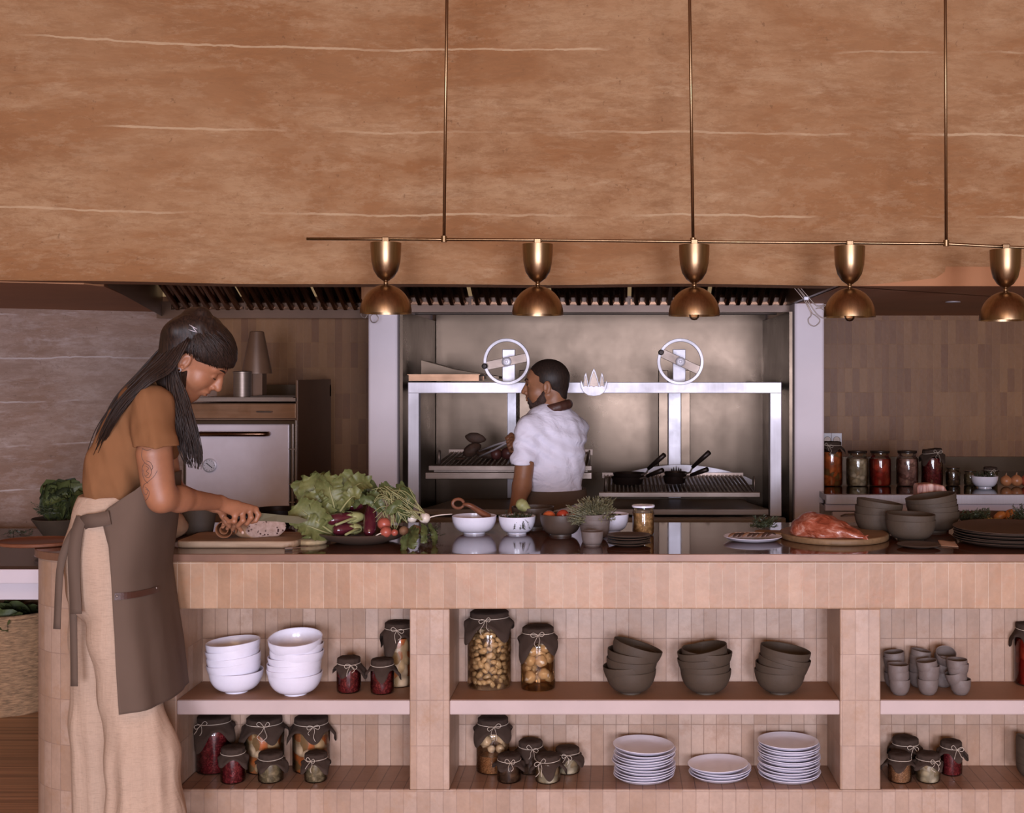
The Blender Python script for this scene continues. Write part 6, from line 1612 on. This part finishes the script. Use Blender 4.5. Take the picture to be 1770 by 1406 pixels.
lm = thing('cured_leg', 'glistening reddish cured leg of meat lying on the oval wooden board', 'meat', V(P(1430, 0, 4.28).x, 4.28, ZO))
s.build('meat', MT['meat'], lm, 1)
k = MB()
for j in range(5): k.tube(spline([mp(1484+j, 926+j*1.2, 4.20), mp(1492, 928+j, 4.19), mp(1499+rnd.uniform(-2, 3), 926+j*1.6, 4.18)], 4), [.0035]*4+[.0028]*4+[.0015], 6)
k.build('frayed_end', MT['meat'], lm, world=True, smooth=True)
k = MB(); rnd = random.Random(6)
for i in range(46):
    b_ = P(rnd.uniform(1300, 1330), rnd.uniform(908, 917), rnd.uniform(4.46, 4.52)); b_.z = max(b_.z, ZO+.004); e = P(rnd.uniform(1300, 1352), rnd.uniform(892, 910), rnd.uniform(4.44, 4.55)); e.z = max(e.z, ZO+.006); sprig(k, b_, e, 14, .011, i)
tag(k.build('rosemary_sprigs', MT['darkleaf']), 'dark rosemary sprigs lying on the handle of the oval board', 'rosemary')
bw = lambda i: bowl(.0855, .078, 80+i, foot=.5)
q = on(1517, 926, .05); stack('bw', bw, MT['greyclay'], 'bowl', 'bowl', q, [(0, 0, 0, .001), (.024, R(3), R(0), -.001), (.044, R(8), R(0), -.002)], 'taupe stoneware bowl, {} of the stack beside the cured leg', 'taupe bowls on the worktop')
bw2 = lambda i: bowl(.0945, .080, 90+i, foot=.5)
q = on(1614, 922, .055); stack('bw2', bw2, MT['greyclay'], 'bowl', 'bowl', q, [(0, 0, 0, 0), (.018, R(3), R(180), 0), (.034, R(6), R(180), -.001), (.056, R(9), R(180), 0)], 'taupe stoneware bowl, {} of the taller stack behind', 'taupe bowls on the worktop')
bw3 = lambda i: bowl(.0880, .074, 95+i, foot=.52)
q = on(1574, 937, .045); stack('bw3', bw3, MT['greyclay'], 'bowl', 'bowl', q, [(0, 0, 0, 0), (.021, R(1.5), 0, -.003)], 'taupe stoneware bowl, {} of the front pair above the small plate', 'taupe bowls on the worktop')
q = on(1588, 951, .066); o = MB().lathe(plate_prof(.074, .010), 48, None, .015, 2).build('plate', MT['slate'], None, keep=True, smooth='auto'); o.location = q; tag(o, 'single small dark plate at the worktop edge in front of the bowls', 'plate')
q = on(1742, 951, .165)
stack('bp', lambda i: MB().lathe(plate_prof(.186, .016, .004), 64, None, .012, 100+i), MT['slate'], 'plate', 'plate', q, [(.0085*i, R(.5*(i % 3)), i*2.1, .002*(-1)**i) for i in range(6)], 'large dark plate, {} of the stack at the right end', 'large dark plates on the worktop')
k = MB(); c0 = P(1582, 0, 4.74).x; c1 = P(1631, 0, 4.74).x; zt_ = P(0, 836, 4.74).z
prof_ = [(c0, ZW), (c1+.012, ZW), (c1+.006, zt_-.03), (c1-.008, zt_-.006), ((c0+c1)/2, zt_+.002), (c0+.004, zt_), (c0-.002, zt_-.01)]
k.prism(prof_, 4.70, 4.77, 'y'); tag(k.build('bacon_slab', MT['bacon'], bevel=.006), 'upright pink and white slab of streaky pork behind the stoneware bowls', 'meat')
k = MB(); q = on(1640, 946, .02)
k.grid(lambda u, v: q+V(-.03+.055*u+.01*v, -.01+.08*v-.02*u, .002+.010*math.sin(u*2.5+v*2)*v+.018*v*v*u), 10, 10); tag(k.build('paper_scrap', MT['paper'], solid=.0012, smooth=True), 'scrap of brown paper between the bowls and the large dark plates', 'paper')
pb = on(1722, 918, .11); lathe_thing('platter', 'low dark dish of herbs and yellow fruit behind the large dark plates', 'platter', pb, [(0, 0), (.08, 0), (.085, .004), (.14, .030), (.16, .045), (.157, .047), (.13, .030), (0, .012)], MT['slate'], 56)
k = MB(); rnd = random.Random(9)
for i in range(70):
    b_ = P(rnd.uniform(1655, 1700), rnd.uniform(893, 908), rnd.uniform(4.55, 4.68)); e = P(rnd.uniform(1655, 1712), rnd.uniform(880, 905), rnd.uniform(4.50, 4.66)); sprig(k, b_, e, 12, .013, i)
for i in range(30):
    b_ = P(rnd.uniform(1745, 1775), rnd.uniform(893, 905), rnd.uniform(4.58, 4.68)); e = P(rnd.uniform(1745, 1780), rnd.uniform(872, 895), rnd.uniform(4.52, 4.66)); sprig(k, b_, e, 12, .014, i+100)
tag(k.build('herbs', MT['darkleaf']), 'dark leafy herbs on the low dish at the right end of the worktop', 'herbs')
MT['yfruit'] = mat('pale_yellow_fruit', srgb(176, 146, 88), .4, var=.2)
MT['ofruit'] = mat('orange_fruit', srgb(188, 120, 62), .4, var=.2)
for i, (px, py, r, m_, l_) in enumerate(((1706, 901, .022, 'yfruit', 'pale yellow fruit nearest the herbs on the low dish'), (1724, 904, .024, 'yfruit', 'pale yellow fruit at the front of the low dish'), (1742, 906, .021, 'yfruit', 'pale yellow fruit at the right front of the low dish'), (1728, 893, .022, 'ofruit', 'orange fruit at the back left of the low dish'), (1746, 891, .022, 'ofruit', 'orange fruit at the back right of the low dish'))):
    o = MB().blob((0, 0, 0), r*1.25, r, r*.8, None, 18, 12, .1, i).build('fruit', MT[m_], None, keep=True, smooth=True); o.location = P(px, py, pb.y-.02 if i < 3 else pb.y+.05); o.rotation_euler = (0, .2*i, i); tag(o, l_, 'fruit', 'fruit on the low dish')
# ---------------------------------------------------------------- black worktop: bowl and onions
q = V(*on(1701, 846, .0, ZR)); q.y = Yof(845, ZR)+.05; q.x = (1702-PX0)*q.y/F
lathe_thing('bowl', 'white bowl of dark herbs on the black worktop', 'bowl', q, bowl_prof(.070, .062, .004, .48), MT['white'])
k = MB(); rnd = random.Random(22)
for i in range(60):
    a = rnd.uniform(0, 6.28); r = .05*math.sqrt(rnd.random()); p0 = q+V(r*math.cos(a), r*math.sin(a), .052); sprig(k, p0, p0+V(rnd.uniform(-.03, .03), rnd.uniform(-.02, .02), rnd.uniform(.004, .035)), 6, .012, i)
tag(k.build('herbs', MT['darkleaf']), 'dark herbs in the white bowl on the black worktop', 'herbs')
MT['onion'] = mat('golden_onion_skin', srgb(184, 122, 82), .35, var=.15, scale=14, stretch=(3, 3, .5))
MT['ronion'] = mat('red_onion_skin', srgb(160, 70, 48), .35, var=.2)
for (px, w, m_, l_) in ((1739, 19, 'onion', 'golden onion beside the white bowl on the black worktop'), (1757, 20, 'onion', 'golden onion between another onion and the reddish one'), (1774, 20, 'ronion', 'reddish onion at the right frame edge on the black worktop')):
    Y_ = Yof(843, ZR)+.05; r = (w/2)*Y_/F*1.05; o = thing('onion', l_, 'onion', V((px-PX0)*Y_/F, Y_, ZR), 0, 'onions on the black worktop')
    pr = [(r*math.sin(t_)*(1 if t_ < 2.2 else .92), r*.98-r*.95*math.cos(t_)) for t_ in np.linspace(.05, 2.9, 16)]+[(r*.10, r*2.02), (.002, r*2.25)]
    MB().lathe([(0, 0)]+pr, 22).build('bulb', MT[m_], o, smooth=True)
    MB().tube([V(0, 0, r*1.98), V(.003, 0, r*2.4)], [.004, .001], 6).build('tip', MT['paper'], o)
# ---------------------------------------------------------------- side table: bowl of greens, basket below
tb = V(P(107, 0, 5.55).x, 5.55, ztab); 
lathe_thing('bowl', 'grey brown conical bowl of leafy greens on the side table', 'bowl', tb, [(0, 0), (.045, 0), (.05, .004), (.13, .125), (.128, .128), (.122, .122), (.045, .012), (0, .010)], MT['greyclay'])
gl = thing('leafy_greens', 'dark green leafy greens piled in the grey brown bowl on the side table', 'greens', tb+V(0, 0, .08))
rnd = random.Random(31)
for i in range(20):
    bx_ = rnd.uniform(85, 125); p = [(bx_, 895, 5.55), (bx_+rnd.uniform(-6, 8), rnd.uniform(868, 885), 5.52), (bx_+rnd.uniform(-16, 22), rnd.uniform(838, 866), 5.50+rnd.uniform(-.03, .05)), (bx_+rnd.uniform(-28, 30), rnd.uniform(836, 872), 5.48)]
    k = MB(); leafmesh(k, [P(*q_) for q_ in p], rnd.uniform(.028, .045), i, .007, rnd.uniform(-.6, .6), .4, 18, 8); k.build('leaf', MT['radleaf'] if i % 3 else MT['darkleaf'], gl, world=True, smooth=True)
k = MB()
for i in range(40):
    b_ = P(rnd.uniform(60, 92), rnd.uniform(876, 890), 5.5+rnd.uniform(-.06, .05)); sprig(k, b_+V(.03, 0, 0), b_+V(rnd.uniform(-.04, .02), 0, rnd.uniform(-.01, .02)), 8, .014, i)
k.build('feathery_tops', MT['darkleaf'], gl, world=True)
k = MB()
for i in range(14):
    b_ = V(P(28, 0, 5.9).x+rnd.uniform(-.06, .06), 5.9+rnd.uniform(-.06, .06), ztab+.004); sprig(k, b_, b_+V(rnd.uniform(-.05, .05), rnd.uniform(-.03, .03), .012), 7, .02, i)
tag(k.build('herb_leaves', MT['darkleaf']), 'few loose green leaves lying on the side table by the wall', 'leaves')
tag(MB().lathe([(0, 0), (.09, .0), (.12, .012), (.12, .016), (.088, .006), (0, .005)], 40).build('dish', MT['shelf'], None), 'pale shallow dish on the side table behind the apron strings', 'dish').location = V(P(112, 0, 5.2).x, 5.2, ztab)
bk = thing('wicker_basket', 'tall round wicker basket with greens standing under the side table', 'basket', V(P(18, 0, 5.5).x, 5.5, 0))
k = MB(); n = 72; rows = 26; Hh = .44; vs = []; fs = []
for j in range(rows*2+1):
    z = Hh*j/(rows*2); r = .235-.03*(1-j/(rows*2))
    for i in range(n): a = 2*math.pi*i/n; vs.append(V((r+.006*math.sin(j*math.pi+i*math.pi/3))*math.cos(a), (r+.006*math.sin(j*math.pi+i*math.pi/3))*math.sin(a), z))
for j in range(rows*2):
    for i in range(n): fs.append((j*n+i, j*n+(i+1) % n, (j+1)*n+(i+1) % n, (j+1)*n+i))
k.add(vs, fs); k.build('woven_body', MT['wicker'], bk, smooth=True, solid=.008)
MB().tube([V(.237*math.cos(a), .237*math.sin(a), Hh) for a in np.linspace(0, 2*math.pi, 49)[:-1]], .011, 8, closed=True).build('rim', MT['wicker'], bk, smooth=True)
MB().lathe([(0, .02), (.2, .02), (.2, .03), (0, .03)], 30).build('bottom', MT['wicker'], bk)
bg = thing('basket_greens', 'green leaves heaped in the tall wicker basket', 'greens', bk.location+V(0, 0, .36))
for i in range(16):
    a = rnd.uniform(0, 6.28); r = rnd.uniform(.02, .17); b_ = V(r*math.cos(a), r*math.sin(a), .0); k = MB()
    leafmesh(k, [bg.location+b_, bg.location+b_+V(.02, -.02, .05), bg.location+b_*1.1+V(rnd.uniform(-.06, .06), -.05, .09)], .05, i, .008, rnd.uniform(-.6, .6), .4, 14, 8); k.build('leaf', MT['radleaf'], bg, world=True, smooth=True)
MB().lathe([(0, -.1), (.18, -.1), (.19, .0), (0, .02)], 24, None, .08).build('leafy_mass', MT['darkleaf'], bg, smooth=True)
# ---------------------------------------------------------------- on the grill
MT['castiron'] = mat('cast_iron', srgb(46, 34, 30), .4, .5, var=.15)
def pan(px, py, Y, r, hdeg, hup, label):
    c = P(px, py, Y); o = thing('frying_pan', label, 'pan', c, 0, 'pans on the right grill rack')
    MB().lathe([(0, 0), (r*.82, 0), (r*.86, .003), (r, .038), (r*1.01, .040), (r*.985, .039), (r*.83, .006), (0, .005)], 36).build('pan', MT['castiron'], o, smooth='auto')
    a = R(hdeg); d = V(math.cos(a), math.sin(a), 0); p0 = d*r*.97+V(0, 0, .033); L_ = .15
    MB().tube([p0, p0+d*.03+V(0, 0, .008), p0+d*.05+V(0, 0, .05*hup)], .005, 8).build('neck', MT['steel'], o)
    MB().tube([p0+d*.045+V(0, 0, .045*hup), p0+d*.10+V(0, 0, .10*hup), p0+d*L_+V(0, 0, .15*hup)], [.009, .0125, .0135], 10).build('handle', MT['castiron'], o, smooth=True)
    return o
zr = z2g+.014
def rackz(Y): return z2g+.004+(Y-6.12)*(.031/.68)
pan(1085, PY0+(CZ-rackz(6.40)-.003)*F/6.40, 6.40, .088, -40, .35, 'lower black frying pan at the left of the right grill rack')
pan(1087, PY0+(CZ-rackz(6.42)-.020)*F/6.42, 6.42, .086, -38, .75, 'upper black frying pan stacked at the left of the right grill rack')
pan(1166, PY0+(CZ-rackz(6.42)-.003)*F/6.42, 6.42, .062, -38, .35, 'lower small black pan in the middle of the right grill rack')
pan(1168, PY0+(CZ-rackz(6.44)-.022)*F/6.44, 6.44, .062, -36, .8, 'upper small black pan in the middle of the right grill rack')
MT['gron'] = mat('grilled_onion_skin', srgb(92, 52, 48), .4, var=.3)
def rz1(Y): return z1g+.004+(Y-6.12)*(.031/.63)
def food(px, Y, dz, rx_, ry_, rz_, m_, name, label, rot=0, wob=.15, cat='food', tz=0):
    o = MB().blob((0, 0, 0), rx_, ry_, rz_, None, 20, 12, wob, px*.01).build(name, m_, None, keep=True, smooth=True)
    o.location = V((px-PX0)*Y/F, Y, rz1(Y)+rz_*.9+dz); o.rotation_euler = (0, rot, 0); tag(o, label, cat, 'food on the left grill rack'); return o
food(816, 6.45, .014, .052, .04, .032, MT['char'], 'grilled_meat', 'charred piece of meat at the left of the grilling pile', -.5, cat='meat')
food(822, 6.50, .075, .055, .02, .028, MT['char'], 'grilled_meat', 'brownish piece standing up on top of the grilling pile', .15, cat='meat')
food(845, 6.42, .0, .07, .045, .026, MT['char'], 'grilled_meat', 'flat charred piece of meat in the middle of the grilling pile', .1, cat='meat')
food(858, 6.38, .0, .030, .03, .032, MT['gron'], 'grilled_onion', 'dark round onion near the tongs on the grill', 0, .05, 'onion')
food(878, 6.40, .0, .036, .03, .034, MT['gron'], 'grilled_onion', 'dark round onion next to the man on the grill', 0, .05, 'onion')
food(795, 6.35, .0, .03, .03, .008, MT['char'], 'grilled_slice', 'thin charred slice at the left end of the grilling pile', 0, .1, 'food')
tg = thing('tongs', 'long steel tongs held over the left grill rack', 'tongs', P(885, 762, 6.02))
tA, tB = P(885, 761, 6.02), P(829, 780, 6.20); tC = P(830, 789, 6.17)
MB().tube([tA, tA.lerp(tB, .5)+V(0, 0, .004), tB], [.009, .007, .008], 8, flat=.7).build('arm', MT['steelx'], tg, world=True, smooth=True)
MB().tube([tA, tA.lerp(tC, .5)+V(0, 0, -.004), tC], [.009, .007, .008], 8, flat=.7).build('arm', MT['steelx'], tg, world=True, smooth=True)
ld = MB().lathe([(0, 0), (.10, .0), (.102, .004), (.10, .010), (0, .014)], 40, Matrix.Rotation(math.pi/2, 4, 'Y'))
o = ld.build('pan_lid', MT['panel'], None, keep=True, smooth='auto'); o.location = V(P(1362, 0, 6.5).x, 6.55, P(0, 882, 6.5).z); o.rotation_euler = (0, R(5), 0); o.name = 'griddle_plate'; tag(o, 'round steel griddle plate standing on edge between the grill frame and the right pillar', 'griddle')
# wire tongs hanging from the hood by the pillars
def wiretongs(pts1, pts2, Y, label, name='hanging_tongs'):
    o = thing(name, label, 'tongs', P(*pts1[0], Y))
    for i, pp_ in enumerate((pts1, pts2)):
        for off in (-1.6, 1.6): pass
        MB().tube(spline([P(a_, b_, Y-.012*i) for a_, b_ in pp_], 5), .0028, 6).build('wire_arm', MT['bars'], o, world=True, smooth=True)
    return o
YT = 5.55
ht = wiretongs([(1372, 497), (1387, 515), (1399, 535), (1402, 545), (1397, 552), (1399, 560), (1407, 564), (1414, 560), (1417, 553), (1409, 545), (1403, 540), (1390, 514), (1377, 497)],
          [(1378, 497), (1392, 513), (1404, 532), (1414, 545), (1424, 550), (1432, 547), (1430, 540), (1418, 533), (1410, 534), (1424, 530), (1428, 526), (1412, 529), (1396, 512), (1383, 497)], YT, 'pair of wire tongs hanging from the hood in front of the right pillar')
q = P(1393.5, 516, YT-.01); MB().box(q.x-.012, q.x+.012, q.y-.006, q.y+.010, q.z-.009, q.z+.009).build('clasp', MT['steelx'], ht, world=True, bevel=.003)
wiretongs([(640, 500), (636, 522), (627, 538), (624, 545), (631, 550), (636, 540), (640, 520), (644, 500)], [(646, 500), (648, 520), (646, 540), (640, 548), (643, 557), (650, 557), (654, 550), (650, 541), (650, 520), (650, 500)], 6.12, 'wire tongs hanging half hidden behind the leftmost brass lamp shade')
